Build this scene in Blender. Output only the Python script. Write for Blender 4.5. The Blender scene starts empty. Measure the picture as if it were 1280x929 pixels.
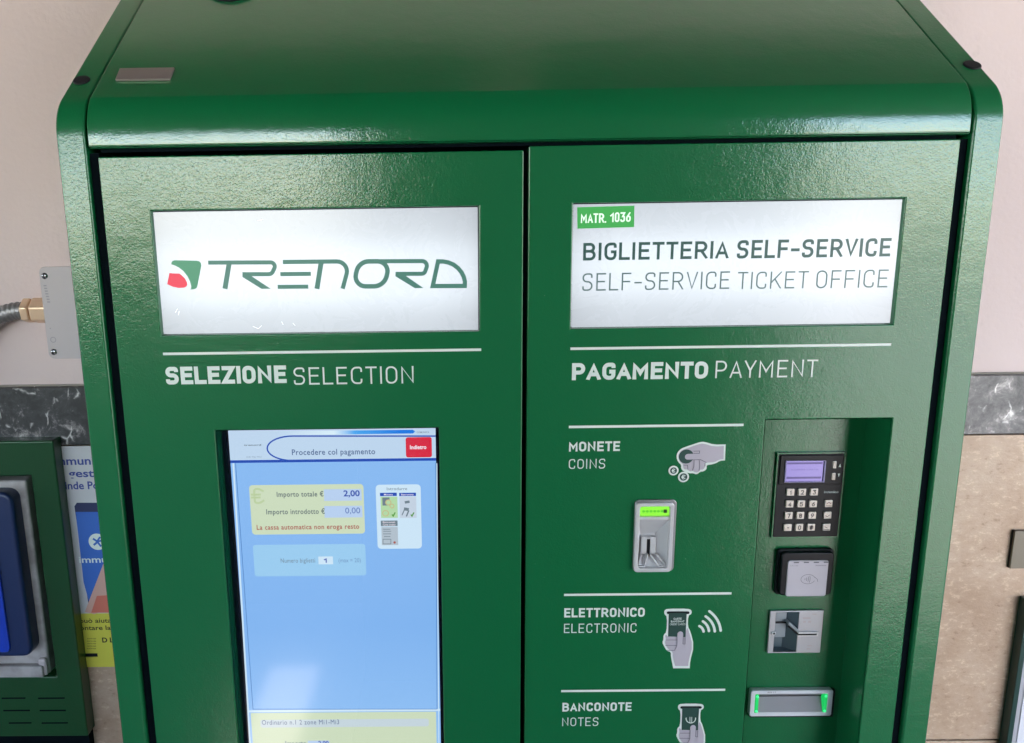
import bpy, bmesh, math, random
from mathutils import Vector, Matrix
random.seed(7)
S = bpy.context.scene
COL = S.collection
R = math.radians

# ------------------------------------------------------------------ camera
YAW, PITCH, ROLL = -0.0120, 0.1997, -0.0153
CP = Vector((-0.0917, -0.9263, 1.5814)); FPX, PCX, PCY = 960.9, 551.36, 468.25
fwd = Vector((math.sin(YAW)*math.cos(PITCH), math.cos(YAW)*math.cos(PITCH), -math.sin(PITCH)))
r0 = Vector((math.cos(YAW), -math.sin(YAW), 0)); u0 = r0.cross(fwd)
RT = math.cos(ROLL)*r0 + math.sin(ROLL)*u0
UP = -math.sin(ROLL)*r0 + math.cos(ROLL)*u0
cd = bpy.data.cameras.new('camera'); cam = bpy.data.objects.new('camera', cd); COL.objects.link(cam)
cam.matrix_world = Matrix(((RT.x, UP.x, -fwd.x, CP.x), (RT.y, UP.y, -fwd.y, CP.y), (RT.z, UP.z, -fwd.z, CP.z), (0, 0, 0, 1)))
cd.sensor_width = 36; cd.lens = FPX/1280*36
cd.shift_x = (640-PCX)/1280; cd.shift_y = (PCY-464.5)/1280
cd.clip_start = .05; cd.clip_end = 400
S.camera = cam

# ------------------------------------------------------------------ light
EXPO = 3.2
S.view_settings.view_transform = 'Standard'; S.view_settings.look = 'None'
S.view_settings.gamma = 1; S.view_settings.use_curve_mapping = False
S.view_settings.exposure = EXPO
SUN_EL, SUN_AZ = 42, 180        # azimuth clockwise from +Y: behind the viewer
w = bpy.data.worlds.new('World'); S.world = w; w.use_nodes = True
nt = w.node_tree; nt.nodes.clear()
sky = nt.nodes.new('ShaderNodeTexSky'); sky.sky_type = 'NISHITA'; sky.sun_disc = False
sky.sun_elevation = R(SUN_EL); sky.sun_rotation = R(SUN_AZ); sky.dust_density = .7; sky.air_density = 1.0; sky.ozone_density = 1.5
bg = nt.nodes.new('ShaderNodeBackground'); bg.inputs[1].default_value = .15
wo = nt.nodes.new('ShaderNodeOutputWorld')
nt.links.new(sky.outputs[0], bg.inputs[0]); nt.links.new(bg.outputs[0], wo.inputs[0])
sl = bpy.data.lights.new('sun', 'SUN'); sl.energy = 4.2; sl.angle = R(.6); sl.color = (1, .90, .82)
so = bpy.data.objects.new('sun', sl); COL.objects.link(so)
sd = Vector((math.sin(R(SUN_AZ))*math.cos(R(SUN_EL)), math.cos(R(SUN_AZ))*math.cos(R(SUN_EL)), math.sin(R(SUN_EL))))
so.rotation_euler = sd.to_track_quat('Z', 'Y').to_euler(); so.location = sd*20
LIT = 2**-EXPO                  # lamps and screens: 1.0 here shows as full white
S.cycles.max_bounces = 8; S.cycles.diffuse_bounces = 4; S.cycles.glossy_bounces = 4
S.cycles.sample_clamp_indirect = 6; S.cycles.use_denoising = True
try: S.cycles.denoiser = 'OPENIMAGEDENOISE'
except Exception: pass

# ------------------------------------------------------------------ helpers
def px(u, v, Y=0.0):
    """world point of a photo position on the vertical plane y = Y"""
    d = fwd + (u-PCX)/FPX*RT - (v-PCY)/FPX*UP
    return CP + d*((Y-CP.y)/d.y)
def lin(r, g, b):
    f = lambda c: (c/255/12.92) if c/255 <= .04045 else ((c/255+.055)/1.055)**2.4
    return (f(r), f(g), f(b), 1)
def mat(name, col, rough=.5, metal=0, coat=0, coatr=.1, emit=None, es=1., spec=.5):
    m = bpy.data.materials.new(name); m.use_nodes = True
    b = m.node_tree.nodes['Principled BSDF']
    b.inputs['Base Color'].default_value = col; b.inputs['Roughness'].default_value = rough
    b.inputs['Metallic'].default_value = metal; b.inputs['Coat Weight'].default_value = coat
    b.inputs['Coat Roughness'].default_value = coatr; b.inputs['Specular IOR Level'].default_value = spec
    if emit: b.inputs['Emission Color'].default_value = emit; b.inputs['Emission Strength'].default_value = es*LIT
    return m
def N(m, t, **k):
    n = m.node_tree.nodes.new(t)
    for a, b in k.items():
        if a in n.inputs.keys(): n.inputs[a].default_value = b
        else: setattr(n, a, b)
    return n
def L(m, a, b): m.node_tree.links.new(a, b)
def bsdf(m): return m.node_tree.nodes['Principled BSDF']
def ramp(m, stops):
    r = N(m, 'ShaderNodeValToRGB'); e = r.color_ramp.elements
    e[0].position, e[0].color = stops[0]; e[1].position, e[1].color = stops[-1]
    for p, c in stops[1:-1]:
        k = e.new(p); k.color = c
    return r
def coords(m): return N(m, 'ShaderNodeNewGeometry').outputs['Position']

def link(name, me, parent=None):
    o = bpy.data.objects.new(name, me); COL.objects.link(o)
    if parent:
        o.parent = parent; o.matrix_parent_inverse = parent.matrix_world.inverted() if parent.type == 'EMPTY' else Matrix.Translation(-Vector(parent.get('base', (0, 0, 0))))
    return o
def obj(name, bm, m, parent=None, smooth=False, bevel=0, seg=2, ang=35):
    me = bpy.data.meshes.new(name); bm.to_mesh(me); bm.free()
    for x in (m if isinstance(m, (list, tuple)) else [m]): me.materials.append(x)
    for p in me.polygons: p.use_smooth = smooth or bevel > 0
    o = link(name, me, parent)
    if bevel:
        b = o.modifiers.new('bevel', 'BEVEL'); b.width = bevel; b.segments = seg; b.limit_method = 'ANGLE'; b.angle_limit = R(ang)
        b.harden_normals = True
    return o
def tag(o, label, cat, group=None):
    o['label'] = label; o['category'] = cat
    if group: o['group'] = group
    return o
def struct(o): o['kind'] = 'structure'; return o
def thing(name, label, cat, loc, group=None):
    e = bpy.data.objects.new(name, None); COL.objects.link(e); e.location = loc; e.empty_display_size = .1
    bpy.context.view_layer.update()
    return tag(e, label, cat, group)
def box(bm, x0, x1, y0, y1, z0, z1, mi=0):
    v = [bm.verts.new((x, y, z)) for x in (x0, x1) for y in (y0, y1) for z in (z0, z1)]
    for f in ((0, 1, 3, 2), (4, 6, 7, 5), (0, 4, 5, 1), (2, 3, 7, 6), (0, 2, 6, 4), (1, 5, 7, 3)):
        bm.faces.new([v[i] for i in f]).material_index = mi
    return bm
def nbox(*a, **k): return box(bmesh.new(), *a, **k)
def rrect(x0, x1, z0, z1, r, n=5):
    """outline of a rounded rectangle, (x, z) points"""
    r = min(r, (x1-x0)/2.001, (z1-z0)/2.001); out = []
    for cx, cz, a in ((x1-r, z1-r, 0), (x0+r, z1-r, 90), (x0+r, z0+r, 180), (x1-r, z0+r, 270)):
        for i in range(n+1):
            t = R(a+90*i/n); out.append((cx+r*math.cos(t), cz+r*math.sin(t)))
    return out
def slab(bm, pts, y0, y1, mi=0):
    """prism: outline in (x, z), front face y0, back y1"""
    a = [bm.verts.new((x, y0, z)) for x, z in pts]; b = [bm.verts.new((x, y1, z)) for x, z in pts]
    bm.faces.new(a).material_index = mi; bm.faces.new(b[::-1]).material_index = mi
    for i in range(len(a)):
        j = (i+1) % len(a); bm.faces.new((a[j], a[i], b[i], b[j])).material_index = mi
    bmesh.ops.recalc_face_normals(bm, faces=bm.faces[:])
    return bm
def ringslab(bm, outer, inner, y0, y1, mi=0):
    """frame: equal-length outlines, front y0, back y1"""
    A = [[bm.verts.new((x, y, z)) for x, z in o] for o in (outer, inner) for y in (y0, y1)]
    n = len(outer)
    for i in range(n):
        j = (i+1) % n
        for p, q in ((0, 2), (3, 1), (1, 0), (2, 3)):
            bm.faces.new((A[p][i], A[p][j], A[q][j], A[q][i])).material_index = mi
    bmesh.ops.recalc_face_normals(bm, faces=bm.faces[:])
    return bm
def sheet(bm, pts, y, mi=0):
    f = bm.faces.new([bm.verts.new((x, y, z)) for x, z in pts])
    f.normal_update()
    if f.normal.y > 0: f.normal_flip()
    f.material_index = mi
    return bm
def RC(u0, v0, u1, v1, Y=0.0):
    """upright rectangle on plane Y around a photo box -> x0, x1, z0, z1"""
    um, vm = (u0+u1)/2, (v0+v1)/2
    return px(u0, vm, Y).x, px(u1, vm, Y).x, px(um, v1, Y).z, px(um, v0, Y).z
def PP(pts, Y=0.0): return [(p.x, p.z) for p in (px(u, v, Y) for u, v in pts)]
def fillet(pts, closed=False, n=6):
    """pts of (x, z[, r]) -> polyline with rounded corners"""
    m = len(pts); out = []
    for i, p in enumerate(pts):
        r = p[2] if len(p) > 2 else 0
        if r <= 0 or (not closed and i in (0, m-1)): out.append((p[0], p[1])); continue
        P = Vector(p[:2]); A = Vector(pts[(i-1) % m][:2]); B = Vector(pts[(i+1) % m][:2])
        a = A-P; b = B-P; la, lb = a.length, b.length
        th = a.angle(b)/2
        d = min(r/max(math.tan(th), 1e-4), la*.5, lb*.5); 
        s = P+a/la*d; e = P+b/lb*d
        rr = d*math.tan(th); c = P+(a/la+b/lb).normalized()*(rr/math.sin(th))
        v0 = s-c; v1 = e-c; an = v0.angle_signed(v1)
        for k in range(n+1):
            q = c+Matrix.Rotation(-an*k/n, 2) @ v0
            out.append((q.x, q.y))
    return out
def ribbon(bm, pts, t, y, closed=False, caps=False, mi=0, clamp=None):
    P = [Vector(p) for p in pts]; Q = [P[0]]
    for p in P[1:]:
        if (p-Q[-1]).length > 1e-7: Q.append(p)
    if closed and (Q[0]-Q[-1]).length < 1e-7: Q.pop()
    P = Q; n = len(P); Lh = []; Rh = []
    for i in range(n):
        a = P[i-1] if (i or closed) else None; b = P[(i+1) % n] if (i < n-1 or closed) else None
        d1 = (P[i]-a).normalized() if a is not None else None; d2 = (b-P[i]).normalized() if b is not None else None
        if d1 is None: d1 = d2
        if d2 is None: d2 = d1
        tn = d1+d2
        if tn.length < 1e-4: tn = d1
        tn.normalize(); nn = Vector((-tn.y, tn.x)); c = max(nn.dot(Vector((-d1.y, d1.x))), .42)
        Lh.append(P[i]+nn*t/2/c); Rh.append(P[i]-nn*t/2/c)
    def mk(q):
        x, z = q
        if clamp: x = min(max(x, clamp[0]), clamp[1]); z = min(max(z, clamp[2]), clamp[3])
        return bm.verts.new((x, y, z))
    A = [mk(q) for q in Lh]; B = [mk(q) for q in Rh]
    for i, (a_, b_) in enumerate(zip(A, B)): a_.co.y -= i*4e-6; b_.co.y -= i*4e-6
    for i in range(n if closed else n-1):
        j = (i+1) % n
        f = bm.faces.new((A[i], B[i], B[j], A[j])); f.material_index = mi
        f.normal_update()
        if f.normal.y > 0: f.normal_flip()
    if caps:
        for e, o in ((P[0], P[1]), (P[-1], P[-2])):
            d = (e-o).normalized(); a0 = math.atan2(d.y, d.x)
            sheet(bm, [(e.x+t/2*math.cos(a0+R(a)), e.y+t/2*math.sin(a0+R(a))) for a in range(-90, 91, 20)], y-3e-5, mi)
def disc(bm, x, z, r, y, mi=0, n=24): sheet(bm, [(x+r*math.cos(2*math.pi*i/n), z+r*math.sin(2*math.pi*i/n)) for i in range(n)], y, mi)

# stroke alphabet in the manner of German road lettering
F = .33
G = {
 'A': (.66, [[(0, 0), (.5, 1), (1, 0)], [(.2, .28), (.8, .28)]]),
 'B': (.62, [[(0, 0), (0, 1)], [(0, 1), (.93, 1, .23), (.93, .53, .23), (.02, .53)], [(.02, .53), (1, .53, .25), (1, 0, .25), (0, 0)]]),
 'C': (.58, [[(1, .72), (1, 1, F), (0, 1, F), (0, 0, F), (1, 0, F), (1, .28)]]),
 'D': (.62, [[(0, .5), (0, 1), (1, 1, .38), (1, 0, .38), (0, 0), (0, .5)]]),
 'E': (.54, [[(1, 1), (0, 1), (0, 0), (1, 0)], [(0, .52), (.88, .52)]]),
 'F': (.53, [[(1, 1), (0, 1), (0, 0)], [(0, .5), (.88, .5)]]),
 'G': (.60, [[(1, .74), (1, 1, F), (0, 1, F), (0, 0, F), (1, 0, F), (1, .47), (.55, .47)]]),
 'I': (.0, [[(.5, 0), (.5, 1)]]),
 'K': (.62, [[(0, 0), (0, 1)], [(1, 1), (.02, .34)], [(.36, .6), (1, 0)]]),
 'L': (.52, [[(0, 1), (0, 0), (1, 0)]]),
 'M': (.76, [[(0, 0), (0, 1), (.5, .34), (1, 1), (1, 0)]]),
 'N': (.64, [[(0, 0), (0, 1), (1, 0), (1, 1)]]),
 'O': (.60, [[(0, .5), (0, 1, F), (1, 1, F), (1, 0, F), (0, 0, F), (0, .5)]]),
 'P': (.60, [[(0, 0), (0, 1)], [(0, 1), (1, 1, .27), (1, .43, .27), (.02, .43)]]),
 'R': (.62, [[(0, 0), (0, 1)], [(0, 1), (.97, 1, .27), (.97, .46, .27), (.02, .46)], [(.52, .46), (1, 0)]]),
 'S': (.58, [[(.98, .76), (.98, 1, .3), (0, 1, .3), (0, .52, .25), (1, .52, .25), (1, 0, .3), (0, 0, .3), (0, .24)]]),
 'T': (.58, [[(0, 1), (1, 1)], [(.5, 1), (.5, 0)]]),
 'U': (.60, [[(0, 1), (0, 0, F), (1, 0, F), (1, 1)]]),
 'V': (.64, [[(0, 1), (.5, 0), (1, 1)]]),
 'Y': (.62, [[(0, 1), (.5, .42), (1, 1)], [(.5, .46), (.5, 0)]]),
 'Z': (.56, [[(0, 1), (1, 1), (0, 0), (1, 0)]]),
 '0': (.54, [[(0, .5), (0, 1, F), (1, 1, F), (1, 0, F), (0, 0, F), (0, .5)]]),
 '1': (.34, [[(0, .74), (1, 1), (1, 0)]]),
 '2': (.56, [[(0, .74), (0, 1, .3), (1, 1, .3), (1, .58, .1), (0, 0), (1, 0)]]),
 '3': (.54, [[(0, 1), (1, 1), (.5, .58), (1, .58, .3), (1, 0, .3), (0, 0, .3), (0, .22)]]),
 '4': (.58, [[(.7, 0), (.7, 1), (0, .24), (1, .24)]]),
 '5': (.54, [[(.95, 1), (.05, 1), (.05, .56), (1, .62, .3), (1, 0, .3), (0, 0, .3), (0, .2)]]),
 '6': (.54, [[(.85, 1), (0, .45, .1), (0, 0, .3), (1, 0, .3), (1, .58, .3), (.15, .58)]]),
 '7': (.54, [[(0, 1), (1, 1), (.35, 0)]]),
 '8': (.54, [[(.5, .53), (.07, .53, .2), (.07, 1, .2), (.93, 1, .2), (.93, .53, .2), (0, .53, .22), (0, 0, .25), (1, 0, .25), (1, .53, .22), (.5, .53)]]),
 '9': (.54, [[(.15, 0), (1, .55, .1), (1, 1, .3), (0, 1, .3), (0, .42, .3), (.85, .42)]]),
 '-': (.40, [[(0, .42), (1, .42)]]), '.': (.0, [[(.5, 0), (.5, .1)]]), ' ': (.16, []),
 '#': (.62, [[(.2, 0), (.4, 1)], [(.6, 0), (.8, 1)], [(0, .33), (1, .33)], [(0, .67), (1, .67)]]),
 '*': (.4, [[(0, .4), (1, .6)], [(0, .6), (1, .4)], [(.5, .25), (.5, .75)]]),
 'c': (.52, [[(.95, .85), (.6, 1, .3), (.12, 1, .4), (.12, 0, .4), (.6, 0, .3), (.95, .15)], [(-.1, .6), (.75, .6)], [(-.1, .4), (.7, .4)]]),   # euro sign
}
def kern(a, b):
    k = 0
    for c in (a, b):
        if c in 'TVYAL': k -= .035
        if c in '-.': k -= .03
    if a+b in ('TA', 'AT', 'AY', 'YA', 'AV', 'RT', 'LT'): k -= .03
    if a in 'IMNH' and b in 'IMNEBDRLFPK': k += .03
    return k
def strokes(bm, text, x0, x1, z0, z1, wt, y, gap=.17, mi=0):
    """write `text` between x0 and x1, cap height z0..z1; wt = stroke weight / height"""
    H = z1-z0; t = wt*H; adv = 0
    for i, c in enumerate(text):
        adv += G[c][0]*(1 if c != ' ' else 1)+(wt if c != ' ' else 0)*1.0+(gap+kern(c, text[i+1]) if i < len(text)-1 else 0)
    k = (x1-x0)/(adv*H); x = x0
    for i_, c in enumerate(text):
        wd, paths = G[c]; W = wd*H*k; tt = t
        cw = W+(t*k if c != ' ' else 0)
        for n, p in enumerate(paths):
            pts = [(x+tt/2+q[0]*(cw-tt), z0+tt/2+q[1]*(H-tt))+((q[2]*H*.95,) if len(q) > 2 else ()) for q in p]
            for e, f_, src in ((0, 1, p[0]), (-1, -2, p[-1])):
                d = Vector(pts[e][:2])-Vector(pts[f_][:2]); d.normalize()
                ok = (abs(d.y) > .35 and ((src[1] >= .999 and d.y > 0) or (src[1] <= .001 and d.y < 0))) or (abs(d.x) > .35 and ((src[0] >= .86 and d.x > 0) or (src[0] <= .001 and d.x < 0)))
                if ok: d = d*(tt/2/max(abs(d.x) if src[1] not in (0, 1) else abs(d.y) if abs(d.y) > .35 else 1, .35)); pts[e] = (pts[e][0]+d.x, pts[e][1]+d.y)
            ribbon(bm, fillet(pts, n=5), tt, y-n*1.7e-4, mi=mi, clamp=(x-.2*H, x+cw+.2*H, z0-1e-5, z1+1e-5))
        x += cw+((gap+kern(c, text[i_+1])) if i_ < len(text)-1 else 0)*H*k
    return bm
_fc = {}
def typed(text, x0, x1, z0, cap, y, bold=0.0, spacing=1.0):
    """built-in typeface as mesh: left x0, right x1, baseline z0, cap height"""
    def mk(s):
        c = bpy.data.curves.new('t', 'FONT'); c.body = s; c.size = 1; c.offset = bold; c.resolution_u = 3; c.space_character = spacing
        o = bpy.data.objects.new('t', c); COL.objects.link(o); bpy.context.view_layer.update()
        me = bpy.data.meshes.new_from_object(o.evaluated_get(bpy.context.evaluated_depsgraph_get()))
        bpy.data.objects.remove(o); bpy.data.curves.remove(c); return me
    if bold not in _fc:
        h = mk('H'); _fc[bold] = max(v.co.y for v in h.vertices)
    me = mk(text); bm = bmesh.new(); bm.from_mesh(me); bpy.data.meshes.remove(me)
    a = min(v.co.x for v in bm.verts); b = max(v.co.x for v in bm.verts)
    for v in bm.verts:
        v.co = Vector((x0+(v.co.x-a)/(b-a)*(x1-x0), y, z0+v.co.y/_fc[bold]*cap))
    bmesh.ops.recalc_face_normals(bm, faces=bm.faces[:])
    for f in bm.faces:
        if f.normal.y > 0: f.normal_flip()
    return bm
def tpx(text, u0, u1, vb, vt, Y, bold=0.0, spacing=1.0):
    um = (u0+u1)/2
    return typed(text, px(u0, vb, Y).x, px(u1, vb, Y).x, px(um, vb, Y).z, px(um, vt, Y).z-px(um, vb, Y).z, Y, bold, spacing)
def spx(bm, text, u0, u1, vb, vt, Y, wt, gap=.17):
    um, vm = (u0+u1)/2, (vb+vt)/2
    return strokes(bm, text, px(u0, vm, Y).x, px(u1, vm, Y).x, px(um, vb, Y).z, px(um, vt, Y).z, wt, Y, gap)
def merge(*bms):
    out = bmesh.new()
    for b in bms:
        me = bpy.data.meshes.new('m'); b.to_mesh(me); out.from_mesh(me); b.free(); bpy.data.meshes.remove(me)
    return out

# ------------------------------------------------------------------ materials
def green_paint(name, col=(.0025, .133, .043, 1), bump=.19, rough=.5, c0=.11, c1=.22):
    m = mat(name, col, rough, coat=1, coatr=.17, spec=.15); bsdf(m).inputs['Coat IOR'].default_value = 1.54
    p = coords(m)
    n1 = N(m, 'ShaderNodeTexNoise', Scale=320., Detail=2., Roughness=.45, Distortion=1.1); L(m, p, n1.inputs['Vector'])
    n2 = N(m, 'ShaderNodeTexNoise', Scale=34., Detail=2.); L(m, p, n2.inputs['Vector'])
    b1 = N(m, 'ShaderNodeBump', Strength=bump, Distance=.0011); L(m, n1.outputs[0], b1.inputs['Height'])
    b2 = N(m, 'ShaderNodeBump', Strength=.10, Distance=.004); L(m, n2.outputs[0], b2.inputs['Height']); L(m, b1.outputs[0], b2.inputs['Normal'])
    L(m, b2.outputs[0], bsdf(m).inputs['Normal']); L(m, b2.outputs[0], bsdf(m).inputs['Coat Normal'])
    n3 = N(m, 'ShaderNodeTexNoise', Scale=6., Detail=6., Roughness=.65, Distortion=.8); L(m, p, n3.inputs['Vector'])
    mr = N(m, 'ShaderNodeMapRange'); mr.inputs['To Min'].default_value = c0; mr.inputs['To Max'].default_value = c1
    L(m, n3.outputs[0], mr.inputs[0]); L(m, mr.outputs[0], bsdf(m).inputs['Coat Roughness'])
    # specks of dust and tiny scuffs
    n4 = N(m, 'ShaderNodeTexVoronoi', Scale=70.); L(m, p, n4.inputs['Vector'])
    r4 = ramp(m, [(0, (.35, .42, .36, 1)), (.045, (0, 0, 0, 1)), (1, (0, 0, 0, 1))]); L(m, n4.outputs['Distance'], r4.inputs[0])
    n5 = N(m, 'ShaderNodeTexNoise', Scale=22., Detail=1.); L(m, p, n5.inputs['Vector'])
    r5 = ramp(m, [(.6, (0, 0, 0, 1)), (.72, (1, 1, 1, 1))]); L(m, n5.outputs[0], r5.inputs[0])
    mu = N(m, 'ShaderNodeMix', data_type='RGBA', blend_type='MULTIPLY'); mu.inputs[0].default_value = 1
    L(m, r4.outputs[0], mu.inputs[6]); L(m, r5.outputs[0], mu.inputs[7])
    ad = N(m, 'ShaderNodeMix', data_type='RGBA', blend_type='ADD'); ad.inputs[0].default_value = .45
    ad.inputs[6].default_value = col; L(m, mu.outputs[2], ad.inputs[7]); L(m, ad.outputs[2], bsdf(m).inputs['Base Color'])
    return m
M_green = green_paint('green_textured_paint')
M_hood = green_paint('green_smoother_paint', bump=.15, rough=.45, c0=.07, c1=.13); bsdf(M_hood).inputs['Coat IOR'].default_value = 1.62
M_inner = mat('dark_cavity', (.002, .005, .008, 1), .8, spec=.05)
M_black = mat('black_plastic', (.006, .006, .010, 1), .4, spec=.3)
M_blackm = mat('black_matt_plastic', (.010, .010, .014, 1), .6, spec=.3)
M_white = mat('white_vinyl', (.74, .80, .76, 1), .45)
M_grayink = mat('pale_grey_vinyl', (.50, .54, .53, 1), .45)
M_lilac = mat('pale_lilac_vinyl', (.50, .44, .51, 1), .5)
M_ink = mat('dark_green_ink', (.016, .06, .05, 1), .5)
M_inkline = mat('thin_ink_outline', (.14, .13, .16, 1), .5)
M_steel = mat('brushed_steel', (.42, .42, .45, 1), .38, metal=.85)
M_alu = mat('cast_aluminium', (.66, .64, .66, 1), .42, metal=.3)
M_plate = mat('pale_painted_plate', (.47, .405, .43, 1), .45)
M_screw = mat('screw_steel', (.35, .35, .38, 1), .25, metal=1)
M_brass = mat('nickel_brass', (.90, .62, .43, 1), .4, metal=.5)
M_pocket = mat('pocket_metal', (.13, .17, .20, 1), .35, metal=.4); M_block = mat('groove_block_metal', (.30, .33, .37, 1), .4, metal=.3); M_cast = mat('card_plate_metal', (.50, .49, .53, 1), .38, metal=.5)
M_key = mat('pale_metal_key', (.72, .62, .56, 1), .4, metal=.2)
M_keyink = mat('key_legend_ink', (.03, .025, .03, 1), .5)

# light-box faces: opal sheet over a row of tubes, brighter where the tubes run
def lightbox(name, zc, half, xc, hx):
    m = mat(name, (.16, .15, .17, 1), .25, coat=.3, coatr=.08)
    sp = N(m, 'ShaderNodeSeparateXYZ'); L(m, coords(m), sp.inputs[0])
    def band(o, c, h, w0):
        a = N(m, 'ShaderNodeMath', operation='SUBTRACT'); a.inputs[1].default_value = c; L(m, sp.outputs[o], a.inputs[0])
        d = N(m, 'ShaderNodeMath', operation='DIVIDE'); d.inputs[1].default_value = h; L(m, a.outputs[0], d.inputs[0])
        b = N(m, 'ShaderNodeMath', operation='ABSOLUTE'); L(m, d.outputs[0], b.inputs[0])
        return b.outputs[0]
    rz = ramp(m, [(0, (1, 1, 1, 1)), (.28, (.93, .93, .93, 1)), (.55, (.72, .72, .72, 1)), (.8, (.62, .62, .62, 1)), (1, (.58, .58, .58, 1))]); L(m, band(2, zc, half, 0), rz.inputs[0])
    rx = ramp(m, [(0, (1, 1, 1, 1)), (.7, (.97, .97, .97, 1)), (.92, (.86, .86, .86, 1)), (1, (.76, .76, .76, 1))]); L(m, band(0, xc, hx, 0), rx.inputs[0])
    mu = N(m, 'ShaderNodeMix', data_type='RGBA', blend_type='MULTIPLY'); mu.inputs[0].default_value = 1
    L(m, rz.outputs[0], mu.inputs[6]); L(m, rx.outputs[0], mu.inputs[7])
    sm = N(m, 'ShaderNodeTexNoise', Scale=24., Detail=6., Roughness=.7, Distortion=1.); L(m, coords(m), sm.inputs['Vector'])
    mr = N(m, 'ShaderNodeMapRange'); mr.inputs['To Min'].default_value = .10; mr.inputs['To Max'].default_value = .45; L(m, sm.outputs[0], mr.inputs[0]); L(m, mr.outputs[0], bsdf(m).inputs['Coat Roughness'])
    t = N(m, 'ShaderNodeMix', data_type='RGBA', blend_type='MULTIPLY'); t.inputs[0].default_value = 1; t.inputs[7].default_value = (.84, .93, 1.0, 1)
    L(m, mu.outputs[2], t.inputs[6]); L(m, t.outputs[2], bsdf(m).inputs['Emission Color'])
    bsdf(m).inputs['Emission Strength'].default_value = 1.0*LIT
    return m
def glow(name, r, g, b, k=1.0, base=.02):
    c = lin(r, g, b); return mat(name, (base, base, base, 1), .15, emit=c, es=k)

# ------------------------------------------------------------------ setting
WY = .36
def zat(v, u, Y=WY): return px(u, v, Y).z
z_mt = (zat(484, 90)+zat(465, 1240))/2        # top of marble band
z_mb = (zat(554, 90)+zat(540, 1240))/2
m = mat('wall_plaster', (.52, .44, .41, 1), .85)
p = coords(m)
n = N(m, 'ShaderNodeTexNoise', Scale=3., Detail=5.); L(m, p, n.inputs['Vector'])
rr = ramp(m, [(.3, (.62, .49, .485, 1)), (.7, (.69, .555, .55, 1))]); L(m, n.outputs[0], rr.inputs[0])
v = N(m, 'ShaderNodeTexNoise', Scale=26., Detail=3.); L(m, p, v.inputs['Vector'])
rv = ramp(m, [(.70, (1, 1, 1, 1)), (.80, (.78, .76, .74, 1))]); L(m, v.outputs[0], rv.inputs[0])
mx = N(m, 'ShaderNodeMix', data_type='RGBA', blend_type='MULTIPLY'); mx.inputs[0].default_value = .6
L(m, rr.outputs[0], mx.inputs[6]); L(m, rv.outputs[0], mx.inputs[7]); L(m, mx.outputs[2], bsdf(m).inputs['Base Color'])
nb = N(m, 'ShaderNodeTexNoise', Scale=120., Detail=4.); L(m, p, nb.inputs['Vector'])
b = N(m, 'ShaderNodeBump', Strength=.25, Distance=.002); L(m, nb.outputs[0], b.inputs['Height']); L(m, b.outputs[0], bsdf(m).inputs['Normal'])
M_plaster = m
def marble(name, lo, shift):
    m = mat(name, (.1, .1, .1, 1), .4); p = coords(m)
    n = N(m, 'ShaderNodeTexNoise', Scale=30., Detail=10., Roughness=.75, Distortion=.4); L(m, p, n.inputs['Vector'])
    sb = N(m, 'ShaderNodeMath', operation='ADD'); sb.inputs[1].default_value = shift; L(m, n.outputs[0], sb.inputs[0])
    rr = ramp(m, [(.40, lo), (.53, tuple(c*2.6 for c in lo[:3])+(1,)), (.60, (.20, .18, .185, 1)), (.67, (.46, .42, .42, 1))]); L(m, sb.outputs[0], rr.inputs[0])
    w1 = N(m, 'ShaderNodeTexNoise', Scale=14., Detail=4.); L(m, p, w1.inputs['Vector'])
    av = N(m, 'ShaderNodeVectorMath', operation='MULTIPLY_ADD'); L(m, w1.outputs['Color'], av.inputs[0]); av.inputs[1].default_value = (.05, .05, .05); L(m, p, av.inputs[2])
    mp = N(m, 'ShaderNodeMapping'); mp.inputs['Rotation'].default_value = (0, .8, 0); mp.inputs['Scale'].default_value = (1.5, 1, .6); L(m, av.outputs[0], mp.inputs[0])
    vo = N(m, 'ShaderNodeTexVoronoi', feature='DISTANCE_TO_EDGE', Scale=24.); L(m, mp.outputs[0], vo.inputs['Vector'])
    rv = ramp(m, [(.0, (.6, .57, .56, 1)), (.035, (.12, .11, .11, 1)), (.07, (0, 0, 0, 1))]); L(m, vo.outputs['Distance'], rv.inputs[0])
    ms = N(m, 'ShaderNodeTexNoise', Scale=38., Detail=3.); L(m, p, ms.inputs['Vector'])
    rs = ramp(m, [(.52, (0, 0, 0, 1)), (.62, (1, 1, 1, 1))]); L(m, ms.outputs[0], rs.inputs[0])
    mm = N(m, 'ShaderNodeMix', data_type='RGBA', blend_type='MULTIPLY'); mm.inputs[0].default_value = 1
    L(m, rv.outputs[0], mm.inputs[6]); L(m, rs.outputs[0], mm.inputs[7])
    ad = N(m, 'ShaderNodeMix', data_type='RGBA', blend_type='ADD'); ad.inputs[0].default_value = 1
    L(m, rr.outputs[0], ad.inputs[6]); L(m, mm.outputs[2], ad.inputs[7]); L(m, ad.outputs[2], bsdf(m).inputs['Base Color'])
    return m
M_marble = marble('dark_veined_marble', (.014, .013, .015, 1), -.015); M_marble2 = marble('grey_mottled_marble', (.05, .047, .05, 1), .035)
m = mat('travertine', (.5, .4, .33, 1), .4)
p = coords(m)
n = N(m, 'ShaderNodeTexNoise', Scale=7., Detail=7., Roughness=.6, Distortion=.5); L(m, p, n.inputs['Vector'])
rr = ramp(m, [(.30, (.38, .245, .17, 1)), (.5, (.46, .315, .23, 1)), (.70, (.52, .38, .295, 1))]); L(m, n.outputs[0], rr.inputs[0])
mp = N(m, 'ShaderNodeMapping'); mp.inputs['Scale'].default_value = (1, 1, 1.8); L(m, p, mp.inputs[0])
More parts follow.
